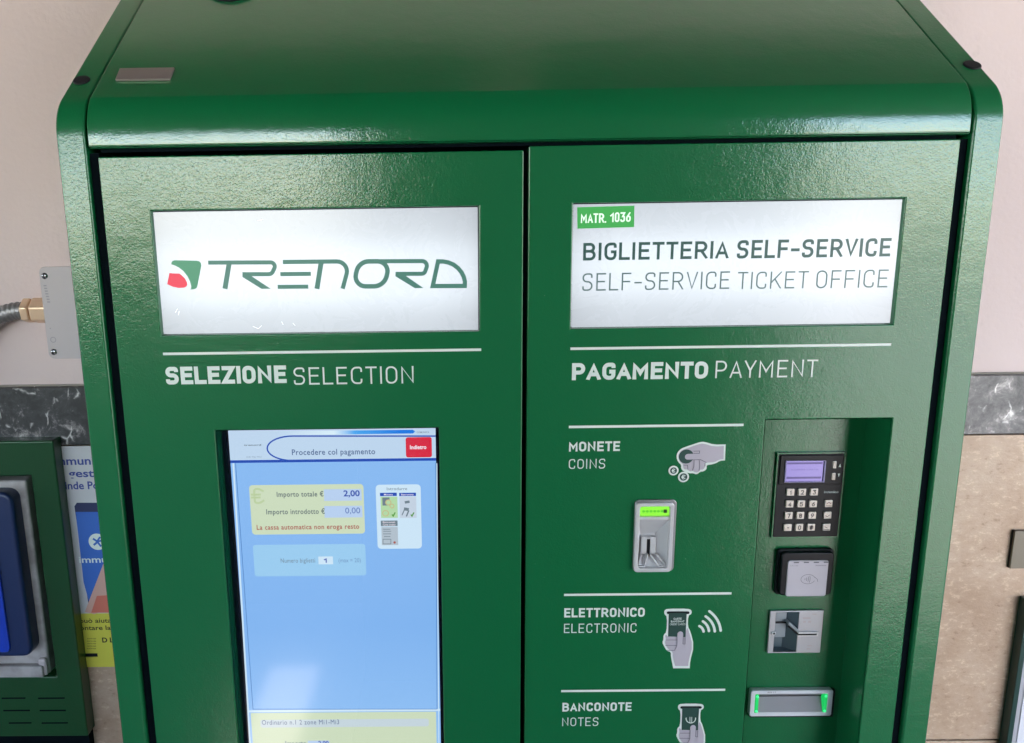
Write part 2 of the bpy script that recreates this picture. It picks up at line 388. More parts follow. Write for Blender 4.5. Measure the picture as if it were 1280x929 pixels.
pi = N(m, 'ShaderNodeTexNoise', Scale=62., Detail=6., Roughness=.72, Distortion=.15); L(m, mp.outputs[0], pi.inputs['Vector'])
rp = ramp(m, [(.30, (.55, .47, .42, 1)), (.40, (.93, .90, .88, 1)), (.57, (1, 1, 1, 1)), (.63, (1.28, 1.33, 1.33, 1))]); L(m, pi.outputs[0], rp.inputs[0])
mx = N(m, 'ShaderNodeMix', data_type='RGBA', blend_type='MULTIPLY'); mx.inputs[0].default_value = .9
L(m, rr.outputs[0], mx.inputs[6]); L(m, rp.outputs[0], mx.inputs[7]); L(m, mx.outputs[2], bsdf(m).inputs['Base Color'])
b = N(m, 'ShaderNodeBump', Strength=.35, Distance=.002); L(m, pi.outputs[0], b.inputs['Height']); L(m, b.outputs[0], bsdf(m).inputs['Normal'])
M_trav = m
M_grout = mat('grout', (.30, .26, .23, 1), .9)
m = mat('platform_paving', (.09, .085, .08, 1), .85)
n = N(m, 'ShaderNodeTexNoise', Scale=40., Detail=5.); L(m, coords(m), n.inputs['Vector'])
rr = ramp(m, [(.3, (.13, .12, .11, 1)), (.7, (.19, .175, .16, 1))]); L(m, n.outputs[0], rr.inputs[0]); L(m, rr.outputs[0], bsdf(m).inputs['Base Color'])
M_floor = m

wall = struct(obj('wall', nbox(-6, 6, WY, WY+.3, 0, 3.3), M_plaster))
obj('grout_bed', nbox(-3, 3, WY-.004, WY, 0, z_mt+.0025), M_grout, wall)
for x0, x1 in ((-1.30, -.02), (-.018, 1.30)):
    obj('marble_slab', nbox(x0, x1, WY-.016, WY-.002, z_mb+.001, z_mt), M_marble if x0 < -1 else M_marble2, wall, bevel=.0012, seg=1)
for x0, x1 in ((-1.7, -.92), (-.917, -.12), (-.117, .70), (.703, 1.5)):
    obj('stone_slab', nbox(x0, x1, WY-.014, WY-.002, .62, z_mb-.0015), M_trav, wall, bevel=.0012, seg=1)
    obj('stone_slab', nbox(x0, x1, WY-.014, WY-.002, .0, .617), M_trav, wall, bevel=.0012, seg=1)
struct(obj('platform', nbox(-14, 14, -14, WY, -.2, 0), M_floor))
struct(obj('ground', nbox(-150, 150, -150, 150, -.5, -.21), M_floor))
struct(obj('bounce_floor', nbox(1.3, 13.9, -13.9, -1.9, .001, .006), mat('bounce_pale', (.33, .32, .31, 1), .8)))  # unseen pale floor added to brighten reflections on the right
M_soffit = mat('dark_soffit', (.05, .052, .048, 1), .8)
b = bmesh.new(); h0, h1, k0, k1 = -.75, -.575, -5.36, -4.67      # opening added for a sun patch that the screen reflects
box(b, -14, h0, -9, WY-.001, 3.3, 3.45); box(b, h1, 1.2, -9, WY-.001, 3.3, 3.45); box(b, h0+.0001, h1-.0001, -9, k0, 3.3, 3.45); box(b, h0+.0001, h1-.0001, k1, WY-.001, 3.3, 3.45)
struct(obj('canopy', b, M_soffit))  # unseen; run long so the ground reflected at left stays shaded
struct(obj('patch_reflector', nbox(-1.0, -.41, -2.0, -.9, .001, .006), mat('patch_reflector_pale', (.36, .34, .34, 1), .8)))  # unseen pale slab added to catch the sun patch the screen reflects
struct(obj('canopy_extension', nbox(1.201, 12, -5.6, WY-.001, 3.3, 3.45), M_soffit))  # unseen; cut shorter so sun falls on the right-hand floor
M_blocker = mat('dark_blocker', (.05, .05, .05, 1), .85)
struct(obj('reflection_blocker', nbox(-.40, 1.0, -2.0, -1.45, 0, 3.3), M_blocker))  # unseen block added to darken the door reflections, where a viewer would stand
struct(obj('dark_backdrop', nbox(-13, 1.6, -7.5, -6.2, 0, 1.55), mat('backdrop_dark_green', (.02, .035, .015, 1), .95)))  # unseen low block added so the doors reflect dark under the sky
b = bmesh.new()
for x0, x1 in ((-2.5, -.40), (-.385, -.05), (.10, 2.5)): box(b, x0, x1, WY-.20, WY-.001, 2.33, 2.62)
struct(obj('reflected_bars', b, M_soffit))  # unseen dark bars added for the sloping hood to reflect

# ------------------------------------------------------------------ the ticket machine
TM = thing('ticket_machine', 'large green self-service ticket machine with two illuminated signs', 'ticket machine', (0, 0, 0))
zt = 1.6592                        # top edge of the doors
XD, XO = .5, .5467                 # door edge, outer side
ZL = px(551, 180).z; ZC = px(551, 163).z   # lip bottom, start of the bend
SL = R(38.4); RB = .058
def profile(rb=RB, y0=0.0, zc=None, n=9):
    """front bend and sloping roof in (y, z): from (y0, zc) upward to the back"""
    zc = ZC if zc is None else zc; out = []
    for i in range(n+1):
        a = (math.pi/2-SL)*i/n         # normal elevation
        out.append((y0+rb-rb*math.cos(a), zc+rb*math.sin(a)))
    y, z = out[-1]; out.append((WY-.02, z+(WY-.02-y)*math.tan(SL)))
    return out
PR = profile(); SY, SZ = PR[-2]
PH = []
for i in range(9):
    a = R(40)*i/8; PH.append((.070-.070*math.cos(a), ZC+.070*math.sin(a)))
HY, HZ = PH[-1]; PH.append((WY-.02, HZ+(WY-.02-HY)*math.tan(SL)))
def pslope(u, v, off=0.0):
    """point on the sloping roof plane seen at a photo position"""
    nrm = Vector((0, -math.sin(SL), math.cos(SL))); q = Vector((0, HY, HZ))+nrm*off
    d = fwd + (u-PCX)/FPX*RT - (v-PCY)/FPX*UP
    return CP+d*((q-CP).dot(nrm)/d.dot(nrm))
def extr(bm, prof, x0, x1, mi=0):
    A = [bm.verts.new((x0, y, z)) for y, z in prof]; B = [bm.verts.new((x1, y, z)) for y, z in prof]
    bm.faces.new(A); bm.faces.new(B[::-1])
    for i in range(len(A)):
        j = (i+1) % len(A); bm.faces.new((A[i], A[j], B[j], B[i]))
    bmesh.ops.recalc_face_normals(bm, faces=bm.faces[:]); return bm
# side panels: one closed profile each, from the floor up over the bend
for s in (-1, 1):
    xi = .5125
    pr = [(0, .04), (0, ZC-.001)]+PR[1:]+[(WY-.02, .04)]
    o = obj('side_panel', extr(bmesh.new(), pr, s*xi, s*XO), M_hood if 0 else M_green, TM, bevel=.0035, seg=3, ang=40)
    # rubber plug near the front of each sloping edge
    dn = (Vector((0, SY, SZ))-Vector((0, HY, HZ))).dot(Vector((0, -math.sin(SL), math.cos(SL))))
    c = pslope(102, 101, dn) if s < 0 else pslope(1215, 82, dn)
    bm = bmesh.new(); bmesh.ops.create_cone(bm, cap_ends=True, segments=28, radius1=.0105, radius2=.0095, depth=.0022)
    bmesh.ops.transform(bm, matrix=Matrix.Translation(c+Vector((0, -math.sin(SL), math.cos(SL)))*.001) @ Matrix.Rotation(SL, 4, 'X'), verts=bm.verts)
    obj('rubber_plug', bm, M_blackm, TM, bevel=.001)
# roof hood between the sides
hx = .5095
pr = [(.012, ZL), (.001, ZL+.0015), (0, ZL+.004), (0, ZC-.001)]+PH[1:]+[(WY-.02, PH[-1][1]-.03), (.07, HZ-.03), (.03, ZL)]
obj('hood', extr(bmesh.new(), pr, -hx, hx), M_hood, TM, bevel=.0014, seg=2, ang=9)
# dark carcass behind the doors
obj('carcass', nbox(-.512, .512, .074, WY-.025, .05, SZ-.02), M_inner, TM)
for s in (-1, 1):
    a_, b_ = sorted((s*.5012, s*.5120)); obj('gap_shade_strip', nbox(a_, b_, .007, .0735, .06, zt+.004), M_inner, TM)  # dark strips added in the gaps, putting their shade into the colour
obj('gap_shade_strip', nbox(-.4995, .4995, .009, .0735, zt+.0045, ZL+.012), M_inner, TM)
obj('plinth', nbox(-.54, .54, .02, WY-.025, 0, .039), M_blackm, TM)

def door(x0, x1, z0, z1, holes, th=.022):
    xs = sorted({x0, x1}|{h[0] for h in holes}|{h[1] for h in holes}); zs = sorted({z0, z1}|{h[2] for h in holes}|{h[3] for h in holes})
    bm = bmesh.new(); V = {}
    g = lambda i, j: V.setdefault((i, j), bm.verts.new((xs[i], 0, zs[j])) if (i, j) not in V else None)
    for i in range(len(xs)-1):
        for j in range(len(zs)-1):
            cx, cz = (xs[i]+xs[i+1])/2, (zs[j]+zs[j+1])/2
            if any(h[0] < cx < h[1] and h[2] < cz < h[3] for h in holes): continue
            q = []
            for k in ((i, j), (i+1, j), (i+1, j+1), (i, j+1)):
                if k not in V: V[k] = bm.verts.new((xs[k[0]], 0, zs[k[1]]))
                q.append(V[k])
            bm.faces.new(q)
    bmesh.ops.recalc_face_normals(bm, faces=bm.faces[:])
    for f in bm.faces:
        f.normal_update()
        if f.normal.y > 0: f.normal_flip()
    r = bmesh.ops.extrude_face_region(bm, geom=bm.faces[:])
    vs = [e for e in r['geom'] if isinstance(e, bmesh.types.BMVert)]
    bmesh.ops.translate(bm, verts=vs, vec=(0, th, 0))
    bmesh.ops.recalc_face_normals(bm, faces=bm.faces[:])
    return bm
def corners(pts, Y=0.0):
    q = [px(u, v, Y) for u, v in pts]      # TL, TR, BR, BL
    return (q[0].x+q[3].x)/2, (q[1].x+q[2].x)/2, (q[2].z+q[3].z)/2, (q[0].z+q[1].z)/2
SA = corners([(188, 262.5), (599, 259), (599, 415.5), (202, 418.5)])     # left sign x0 x1 z0 z1
SB = corners([(716, 254), (1132, 248), (1116, 406), (714, 411)])
def drop(u, v, Y=0.0): return px(u, v, Y)
SCX0 = (px(270, 537).x+px(296.5, 929).x)/2; SCX1 = (px(550, 536).x+px(553.5, 929).x)/2; SCZ = px(410, 536.5).z
KX0 = (px(957, 524).x+px(928, 929).x)/2; KX1 = (px(1115.5, 524).x+px(1073, 929).x)/2; KZ = px(1035, 524).z
ZLOW = .62
dl = obj('door', door(-XD, -.0028, .06, zt-.001, [SA, (SCX0, SCX1, ZLOW, SCZ)]), M_green, TM, bevel=.0017, seg=2, ang=40)
CS = corners([(794.5, 630), (843, 626.5), (839, 714), (791.5, 715.5)], -.004)
dr = obj('door', door(.0028, XD, .06, zt+.0035, [SB, (KX0, KX1, ZLOW, KZ), (CS[0]+.003, CS[1]-.003, CS[2]+.003, CS[3]-.003)]), M_green, TM, bevel=.0017, seg=2, ang=40)
dl['label'] = 'left door with the touch screen'; dr['label'] = 'right door with the payment slots'

# illuminated signs -------------------------------------------------
def sign_box(b4, name, tube):
    x0, x1, z0, z1 = b4
    e = .0012
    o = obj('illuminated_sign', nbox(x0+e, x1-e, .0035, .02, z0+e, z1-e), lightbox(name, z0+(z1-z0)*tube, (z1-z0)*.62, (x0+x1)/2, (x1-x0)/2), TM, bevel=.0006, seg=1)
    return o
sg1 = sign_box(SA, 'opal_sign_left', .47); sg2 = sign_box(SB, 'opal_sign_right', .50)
sg1['label'] = 'white lit sign with the rail company logo'; sg2['label'] = 'white lit sign reading self-service ticket office'
SYF = .0033
M_lg = mat('logo_green_film', (.02, .07, .05, 1), .4, emit=lin(70, 116, 106), es=.9)
M_lg2 = mat('logo_bright_green_film', (.02, .10, .05, 1), .4, emit=lin(66, 132, 102), es=.95)
M_lr = mat('logo_red_film', (.35, .01, .03, 1), .4, emit=lin(206, 52, 74), es=.95)
bm = bmesh.new()
def rb(pts, closed=False, t=5.1, k=[0]):
    k[0] += 1; sc = .001*.965
    q = []
    for c in pts:
        w3 = px(c[0], c[1], SYF); q.append((w3.x, w3.z)+((c[2]*sc,) if len(c) > 2 else ()))
    ribbon(bm, fillet(q, closed, 8), t*sc, SYF-(k[0] % 9)*2.5e-5, closed)
rb([(260.2, 328.4), (346.5, 328.1, 9), (339.5, 342.8, 6), (303.5, 342.9)])
rb([(286.6, 328.4), (281.2, 361.2)], t=6.2)
rb([(353.6, 327.6), (437.5, 326.8, 12), (428.3, 361)], t=5.3)
rb([(401.5, 327.6), (396.2, 361.2)], t=6.2)
rb([(350.4, 342.8), (388.6, 342.4)]); rb([(347.2, 358.7), (385.4, 358.4)])
rb([(448.5, 326.9, 16), (487.5, 326.7, 12), (480.5, 358, 17), (441.5, 358.1, 12)], True, t=5.7)
rb([(470, 326.75), (536, 326.4, 7), (530.5, 342.3, 5), (495, 342.5)])
rb([(547.6, 326.9)]+[(420+a/7.11, 310+b/7.11) for a, b in ((955, 121), (1000, 130), (1045, 149), (1085, 180), (1115, 216), (1136, 258), (1146, 300), (1144, 338))]+[(540.9, 357.7)], True, t=5.4)
for i, P_ in enumerate(([(303.1, 340.2), (303.1, 346.4), (327, 361.2), (338.4, 361.0), (315, 345.6)], [(494.5, 339.9), (494.2, 345.4), (518.5, 360.3), (529.2, 360.1), (507.4, 345)])):
    sheet(bm, PP(P_, SYF), SYF-.0003)
obj('lettering', bm, M_lg, sg1)
def zp(l, u0, v0, s): return [(u0+a/s, v0+b/s) for a, b in l]
bm = bmesh.new(); sheet(bm, PP(zp([(180, 262), (182, 235), (200, 210), (230, 198), (590, 204), (632, 216), (655, 245), (661, 285), (600, 600), (588, 635), (565, 655), (530, 664), (478, 666), (498, 650), (500, 615), (480, 535), (440, 455), (375, 370), (300, 312), (235, 280)], 200, 310, 12.8), SYF), SYF)
obj('emblem_leaf', bm, M_lg2, sg1)
bm = bmesh.new(); sheet(bm, PP(zp([(150, 400), (200, 408), (310, 410), (350, 440), (395, 485), (430, 550), (436, 590), (420, 620), (385, 636), (300, 642), (205, 622), (115, 580)], 200, 310, 12.8), SYF), SYF)
obj('emblem_leaf', bm, M_lr, sg1)
bm = bmesh.new()
for k_, l_ in enumerate(([(219, 391), (222, 386)], [(224, 389), (223, 394)], [(316, 408), (323, 411), (327, 407)], [(366, 404), (369, 407)], [(322, 276), (329, 274)], [(352, 402), (354, 406)])): ribbon(bm, PP(l_, SYF), .0005, SYF-k_*2e-5)
obj('scratch', bm, mat('scratch_white', (.8, .8, .82, 1), .5, emit=lin(236, 240, 246), es=.9), sg1)['kind'] = 'stuff'
M_st = mat('sign_text_dark', (.03, .06, .05, 1), .4, emit=lin(48, 84, 82), es=.6)
M_st2 = mat('sign_text_grey', (.05, .07, .07, 1), .4, emit=lin(88, 112, 112), es=.8)
obj('lettering', merge(spx(bmesh.new(), 'BIGLIETTERIA', 729, 911, 324.5, 302.5, SYF, .165, .19), spx(bmesh.new(), 'SELF-SERVICE', 921.5, 1113.5, 322, 299, SYF, .165, .19)), M_st, sg2)
obj('lettering', merge(spx(bmesh.new(), 'SELF-SERVICE', 728, 912, 362.5, 340.5, SYF, .085, .24), spx(bmesh.new(), 'TICKET', 922, 1010.5, 361, 339.5, SYF, .085, .24), spx(bmesh.new(), 'OFFICE', 1020.5, 1110, 360, 337.5, SYF, .085, .24)), M_st2, sg2)
bm = bmesh.new(); sheet(bm, PP([(721.5, 259.2), (793, 257.2), (792.6, 284), (721.8, 286)], SYF), SYF)
st = obj('number_sticker', bm, mat('green_sticker', (.05, .30, .08, 1), .4, emit=lin(60, 160, 70), es=.55), sg2)
obj('lettering', merge(spx(bmesh.new(), 'MATR.', 726, 757.5, 278.8, 266.8, SYF-.0003, .17, .14), spx(bmesh.new(), '1036', 763, 788.5, 277.6, 265.4, SYF-.0003, .165, .14)), mat('sticker_white', (.7, .75, .7, 1), .4, emit=lin(200, 235, 205), es=.7), sg2)

# printed rules and headings ---------------------------------------
VY = -.0004
def rule(u0, v0, u1, v1, t=3.3):
    bm = bmesh.new(); a = px(u0, v0, VY); b = px(u1, v1, VY); h = t*.00097/2; z = (a.z+b.z)/2
    sheet(bm, [(a.x, z-h), (b.x, z-h), (b.x, z+h), (a.x, z+h)], VY)
    return obj('white_rule', bm, M_white, TM)
for a in ((203.5, 440.4, 601.5, 439.4), (713, 435.8, 1114, 431), (711, 534.3, 929.5, 530.8), (705, 743.6, 914.5, 742), (701.5, 863.8, 906.5, 862.6)): rule(*a)
def head(u0, u1, vb, vt, text, wt, gap, m=M_white):
    return obj('lettering', spx(bmesh.new(), text, u0, u1, vb, vt, VY, wt, gap), m, TM)
head(207, 358, 479.8, 457.8, 'SELEZIONE', .23, .13); head(367, 517, 480.2, 458.6, 'SELECTION', .095, .24)
head(715, 885, 474.3, 453, 'PAGAMENTO', .23, .13); head(894.5, 1022, 472, 450.3, 'PAYMENT', .095, .24)
head(711.2, 775, 564.2, 552, 'MONETE', .2, .17); head(711, 756.5, 586, 573.8, 'COINS', .105, .25)
head(705.3, 806, 771.5, 760, 'ELETTRONICO', .2, .17); head(705, 795.5, 791, 779.5, 'ELECTRONIC', .105, .25)
head(703, 789.5, 889, 878.3, 'BANCONOTE', .2, .17); head(702.8, 748, 907.6, 897, 'NOTES', .105, .25)

# pictograms --------------------------------------------------------
def picto(name): return bmesh.new()
MP = [M_white, M_lilac, M_ink, M_inkline, M_black]
def lay(bm, pts, k, mi): sheet(bm, PP(pts, VY), VY-k*1.6e-4, mi)
def linep(bm, pts, t, k, mi, caps=False):
    ribbon(bm, PP(pts, VY), t*.00097, VY-k*1.6e-4, False, caps, mi)
def circ(bm, u, v, r, k, mi): q = px(u, v, VY); disc(bm, q.x, q.z, r*.00097, VY-k*1.6e-4, mi)
def smooth(pts, it=2):
    for _ in range(it):
        q = []
        for i, a in enumerate(pts):
            b = pts[(i+1) % len(pts)]
            q += [(a[0]*.75+b[0]*.25, a[1]*.75+b[1]*.25), (a[0]*.25+b[0]*.75, a[1]*.25+b[1]*.75)]
        pts = q
    return pts
bm = bmesh.new(); z1 = lambda l: zp(l, 815, 540, 11.64)
lay(bm, smooth(z1([(600, 180), (700, 147), (760, 143), (900, 185), (1072, 182), (1072, 182), (1062, 415), (1062, 415), (990, 420), (930, 458), (850, 478), (795, 482), (797, 540), (750, 575), (700, 580), (650, 622), (600, 600), (540, 604), (455, 572), (423, 535), (425, 480), (380, 440), (353, 370), (368, 300), (420, 245), (500, 213)]), 1), 0, 0)
lay(bm, smooth(z1([(600, 205), (715, 168), (760, 172), (900, 213), (1046, 205), (1046, 205), (1040, 396), (1040, 396), (975, 402), (910, 440), (800, 447), (775, 450), (772, 515), (740, 550), (705, 545), (680, 580), (645, 590), (610, 580), (590, 562), (560, 578), (530, 560), (515, 545), (465, 545), (450, 500), (455, 470), (400, 430), (380, 360), (395, 305), (445, 260), (510, 238)]), 1), 1, 1)
cc = z1([(498, 357)])[0]; circ(bm, cc[0], cc[1], 9.6, 2, 2)
linep(bm, z1([(520, 360), (720, 352)]), 7.6, 3, 1, True)
lay(bm, z1([(560, 235), (640, 215), (760, 300), (700, 400), (640, 400), (600, 300)]), 3.5, 1)
for l in ([(600, 278), (690, 275), (688, 308), (600, 310)], [(500, 402), (600, 404), (700, 400), (790, 443)], [(610, 410), (606, 500), (585, 560)], [(690, 410), (692, 500), (680, 560)], [(455, 480), (515, 482), (520, 545)], [(770, 450), (768, 500)]): linep(bm, z1(l), .8, 5, 3)
for (a, b, r_, q) in ((310, 559, 6.6, 4.4), (455, 652, 7.2, 5.0)):
    c = z1([(a, b)])[0]; circ(bm, c[0], c[1], r_, 6, 0); circ(bm, c[0], c[1], q, 7, 2)
    p_ = px(c[0], c[1], VY); hh = q*.00097*.62
    strokes(bm, 'c', p_.x-hh*.8, p_.x+hh*.8, p_.z-hh, p_.z+hh, .17, VY-8*1.6e-4, mi=0)
o = obj('coin_pictogram', bm, MP, TM); o['label'] = 'printed hand dropping euro coins'
def hand(T, euro):
    bm = bmesh.new(); z = lambda l: [T(*q) for q in zp(l, 815, 750, 10.32)]
    lay(bm, smooth(z([(200, 113), (470, 113), (512, 135), (512, 180), (466, 205), (462, 345), (495, 400), (543, 590), (492, 790), (487, 882), (487, 882), (273, 882), (273, 882), (243, 730), (243, 672), (188, 655), (158, 602), (132, 550), (148, 510), (148, 450), (188, 415), (195, 215), (158, 185), (158, 135)]), 1), 0, 0)
    lay(bm, smooth(z([(180, 445), (210, 478), (322, 478), (325, 480), (425, 490), (448, 350), (475, 402), (525, 590), (473, 780), (466, 852), (466, 852), (298, 852), (298, 852), (266, 740), (266, 668), (215, 640), (188, 605), (163, 550), (180, 505), (170, 465)]), 1), 1, 1)
    lay(bm, z([(216, 165), (447, 165), (432, 478), (206, 472)]), 2, 2)
    linep(bm, z([(208, 163), (464, 163)]), 3.9, 3, 4, True)
    lay(bm, z([(222, 166), (442, 166), (441, 200), (220, 200)]), 4, 2)
    linep(bm, z([(362, 437), (356, 600)]), 8.0, 5, 1, True)
    for l in ([(322, 470), (318, 590), (285, 650)], [(402, 440), (396, 562), (424, 565), (427, 480)], [(180, 512), (318, 512)], [(170, 582), (318, 584)], [(190, 645), (280, 648)]): linep(bm, z(l), .75, 6, 3)
    if euro:
        c = T(*zp([(335, 300)], 815, 750, 10.32)[0]); c = (863.2, 898.5)
        q = [px(c[0]+6*math.cos(R(a)), c[1]+6*math.sin(R(a))*.95-1, VY) for a in range(-10, 191, 20)]
        ribbon(bm, [(k.x, k.z) for k in q], .0012, VY-7*1.6e-4, mi=0)
        for d in (-1.1, 1.1): linep(bm, [(c[0]+d, c[1]-3), (c[0]+d, c[1]+5)], .9, 8, 0)
    else:
        for s_, u0, u1, vb, vt in (('CARTE', 842, 852, 774.9, 772.3), ('BANCOMAT', 838.6, 855.4, 778.0, 775.6)):
            spx(bm, s_, u0, u1, vb, vt, VY-7*1.6e-4, .2)
        spx(bm, 'CREDIT CARDS', 837.4, 856.8, 781.6, 779.2, VY-7*1.6e-4, .12)
    return bm
o = obj('card_pictogram', hand(lambda u, v: (u, v), False), MP, TM); o['label'] = 'printed hand sliding a bank card into a slot'
o = obj('note_pictogram', hand(lambda u, v: (863.6+(u-847.5)*.94, 884.4+(v-766)*.94), True), MP, TM); o['label'] = 'printed hand sliding a banknote into a slot'
bm = bmesh.new()
for a, c, b in (((612, 338), (655, 358), (665, 408)), ((657, 277), (725, 320), (735, 402)), ((692, 212), (798, 282), (810, 406)), ((740, 146), (870, 242), (886, 396))):
    pts = [tuple((1-t)**2*a[k]+2*t*(1-t)*c[k]+t*t*b[k] for k in (0, 1)) for t in [i/8 for i in range(9)]]
    linep(bm, zp(pts, 815, 750, 10.32), 3.5, 0, 0, True)
o = obj('wave_pictogram', bm, MP, TM); o['label'] = 'four printed curved contactless waves'

# touch screen -------------------------------------------------------
SD = .026
def liner(x0, x1, z0, z1, y0, y1, m, name, holes=()):
    e = .0008; x0 += e; x1 -= e; z1 -= e; z0 += e
    bm = bmesh.new(); vs = {}
    def q(*pts): bm.faces.new([bm.verts.new(p) for p in pts])
    q((x0, y0, z0), (x0, y1, z0), (x0, y1, z1), (x0, y0, z1)); q((x1, y0, z0), (x1, y0, z1), (x1, y1, z1), (x1, y1, z0))
    q((x0, y0, z1), (x0, y1, z1), (x1, y1, z1), (x1, y0, z1)); q((x0, y0, z0), (x1, y0, z0), (x1, y1, z0), (x0, y1, z0))
    mid = Vector(((x0+x1)/2, (y0+y1)/2, (z0+z1)/2))
    if not holes: q((x0, y1, z0), (x1, y1, z0), (x1, y1, z1), (x0, y1, z1))
    for f in bm.faces:
        f.normal_update()
        if f.normal.dot(mid-f.calc_center_median()) < 0: f.normal_flip()
    if holes:
        b2 = door(x0, x1, z0, z1, holes, .002)
        for v_ in b2.verts: v_.co.y += y1
        bm = merge(bm, b2)
    return obj(name, bm, m, TM)
M_gloss = mat('green_gloss_paint', (.004, .09, .04, 1), .12, coat=1, coatr=.04); liner(SCX0, SCX1, ZLOW, SCZ, .002, SD, M_gloss, 'screen_recess')
sx0 = (px(290.5, 540, SD).x+px(310.5, 929, SD).x)/2; sx1 = (px(546.3, 540, SD).x+px(549.5, 929, SD).x)/2
bz = obj('screen_bezel', nbox(SCX0+.001, SCX1-.001, SD-.003, SD-.0005, ZLOW+.001, SCZ-.001), mat('bezel_gloss_black', (.006, .008, .02, 1), .12, coat=.5), TM)
Y0 = SD-.0035
def glass(m): bsdf(m).inputs['Coat Weight'].default_value = .6; bsdf(m).inputs['Coat Roughness'].default_value = .005; return m
ms_blue = glass(glow('screen_blue', 128, 178, 238)); 
sp_ = N(ms_blue, 'ShaderNodeSeparateXYZ'); L(ms_blue, coords(ms_blue), sp_.inputs[0])
mr = N(ms_blue, 'ShaderNodeMapRange'); mr.inputs[1].default_value = px(420, 929, Y0).z; mr.inputs[2].default_value = px(420, 590, Y0).z; L(ms_blue, sp_.outputs[2], mr.inputs[0])
rg = ramp(ms_blue, [(0, lin(146, 194, 246)), (.45, lin(128, 180, 240)), (1, lin(136, 186, 242))]); L(ms_blue, mr.outputs[0], rg.inputs[0]); L(ms_blue, rg.outputs[0], bsdf(ms_blue).inputs['Emission Color'])
ms_head = glass(glow('screen_header', 190, 214, 238)); ms_dk = glass(glow('screen_deep_blue', 28, 74, 178))
ms_yel = glass(glow('screen_yellow', 204, 220, 190)); ms_lb = glass(glow('screen_light_blue', 154, 204, 240)); ms_wh = glass(glow('screen_white', 205, 230, 248))
ms_fld = glass(glow('screen_field', 184, 208, 240)); ms_red = glass(glow('screen_red', 214, 40, 66)); ms_tx = glass(glow('screen_text', 70, 96, 140)); ms_txg = glass(glow('screen_text_grey', 92, 108, 112))
ms_txr = glass(glow('screen_text_red', 168, 76, 70)); ms_txb = glass(glow('screen_text_blue', 44, 74, 168)); ms_tw = glass(glow('screen_text_white', 245, 235, 245)); ms_gr = glass(glow('screen_grey', 110, 128, 140))
ms_gn = glass(glow('screen_green', 178, 216, 168)); ms_tan = glass(glow('screen_tan', 196, 190, 140)); ms_br = glass(glow('screen_bright_blue', 30, 140, 236))
SCR = obj('screen', nbox(sx0, sx1, Y0, SD-.001, ZLOW+.005, SCZ-.0016), ms_blue, TM)
SCR['label'] = 'lit touch screen asking to proceed with payment'
def ui(name, u0, v0, u1, v1, m, r=0, k=1):
    y = Y0-.00012*k; x0, x1, z0, z1 = RC(u0, v0, u1, v1, y); bm = bmesh.new()
    sheet(bm, rrect(x0, x1, z0, z1, r*.00099) if r else [(x0, z0), (x1, z0), (x1, z1), (x0, z1)], y)
    return obj(name, bm, m, SCR)
def ut(text, u0, u1, vb, vt, m, bold=0.0, k=3, sp=1.0, name='lettering'):
    return obj(name, tpx(text, u0, u1, vb, vt, Y0-.00012*k, bold, sp), m, SCR)
y1_ = Y0-.00012
# header strip
hz0 = px(420, 576.5, y1_).z; hz1 = SCZ-.0018
bm = bmesh.new(); sheet(bm, [(sx0, hz0), (sx1, hz0), (sx1, hz1), (sx0, hz1)], y1_); obj('header', bm, ms_head, SCR)
bm = bmesh.new(); a = RC(292, 574, 546, 577.4, y1_-.0001); sheet(bm, [(sx0, a[2]), (sx1, a[2]), (sx1, a[3]), (sx0, a[3])], y1_-.00012); obj('header_rule', bm, ms_dk, SCR)
bm = bmesh.new(); Yk = Y0-.00036
q = [px(u, v, Yk) for u, v in [(546, 545.2), (366, 545.2)]+[(366-32*math.sin(R(a)), 560.5-15.3*math.cos(R(a))) for a in range(10, 180, 10)]+[(368, 575.8)]]
ribbon(bm, [(min(c.x, sx1), c.z) for c in q], .0019, Yk); obj('header_swoosh', bm, ms_dk, SCR)
# top strip fading from white into bright blue
mg = glass(glow('screen_fading_blue', 30, 140, 236)); sp_ = N(mg, 'ShaderNodeSeparateXYZ'); L(mg, coords(mg), sp_.inputs[0])
mr = N(mg, 'ShaderNodeMapRange'); mr.inputs[1].default_value = px(350, 541, Yk).x; mr.inputs[2].default_value = px(500, 541, Yk).x; L(mg, sp_.outputs[0], mr.inputs[0])
rg = ramp(mg, [(0, lin(190, 214, 238)), (.45, lin(215, 238, 250)), (.62, lin(70, 165, 240)), (1, lin(24, 120, 226))]); L(mg, mr.outputs[0], rg.inputs[0]); L(mg, rg.outputs[0], bsdf(mg).inputs['Emission Color'])
x0, x1, z0, z1 = RC(345, 538.3, 519, 543, Yk); bm = bmesh.new(); z1 = min(z1, hz1)
sheet(bm, [(x0, z0), (x1-.003, z0), (x1, (z0+z1)/2), (x1-.003, z1), (x0, z1)], Yk); obj('header_strip', bm, mg, SCR)
ut('Procedere col pagamento', 365, 469, 568.3, 561.3, ms_tx, .012, sp=1.08)
ui('back_button', 507.2, 546.6, 539.8, 571.8, ms_red, 3, 2); ut('Indietro', 512.5, 533, 561.4, 556.4, ms_tw, .025)
ut('trenord', 305, 326.5, 557.3, 555.3, ms_txg, .02); ut('12:51 Mer 9/12', 308, 327, 572, 570.6, ms_txg); ut('COMUNICA', 521, 536.5, 541.5, 539.4, ms_gr, .01)
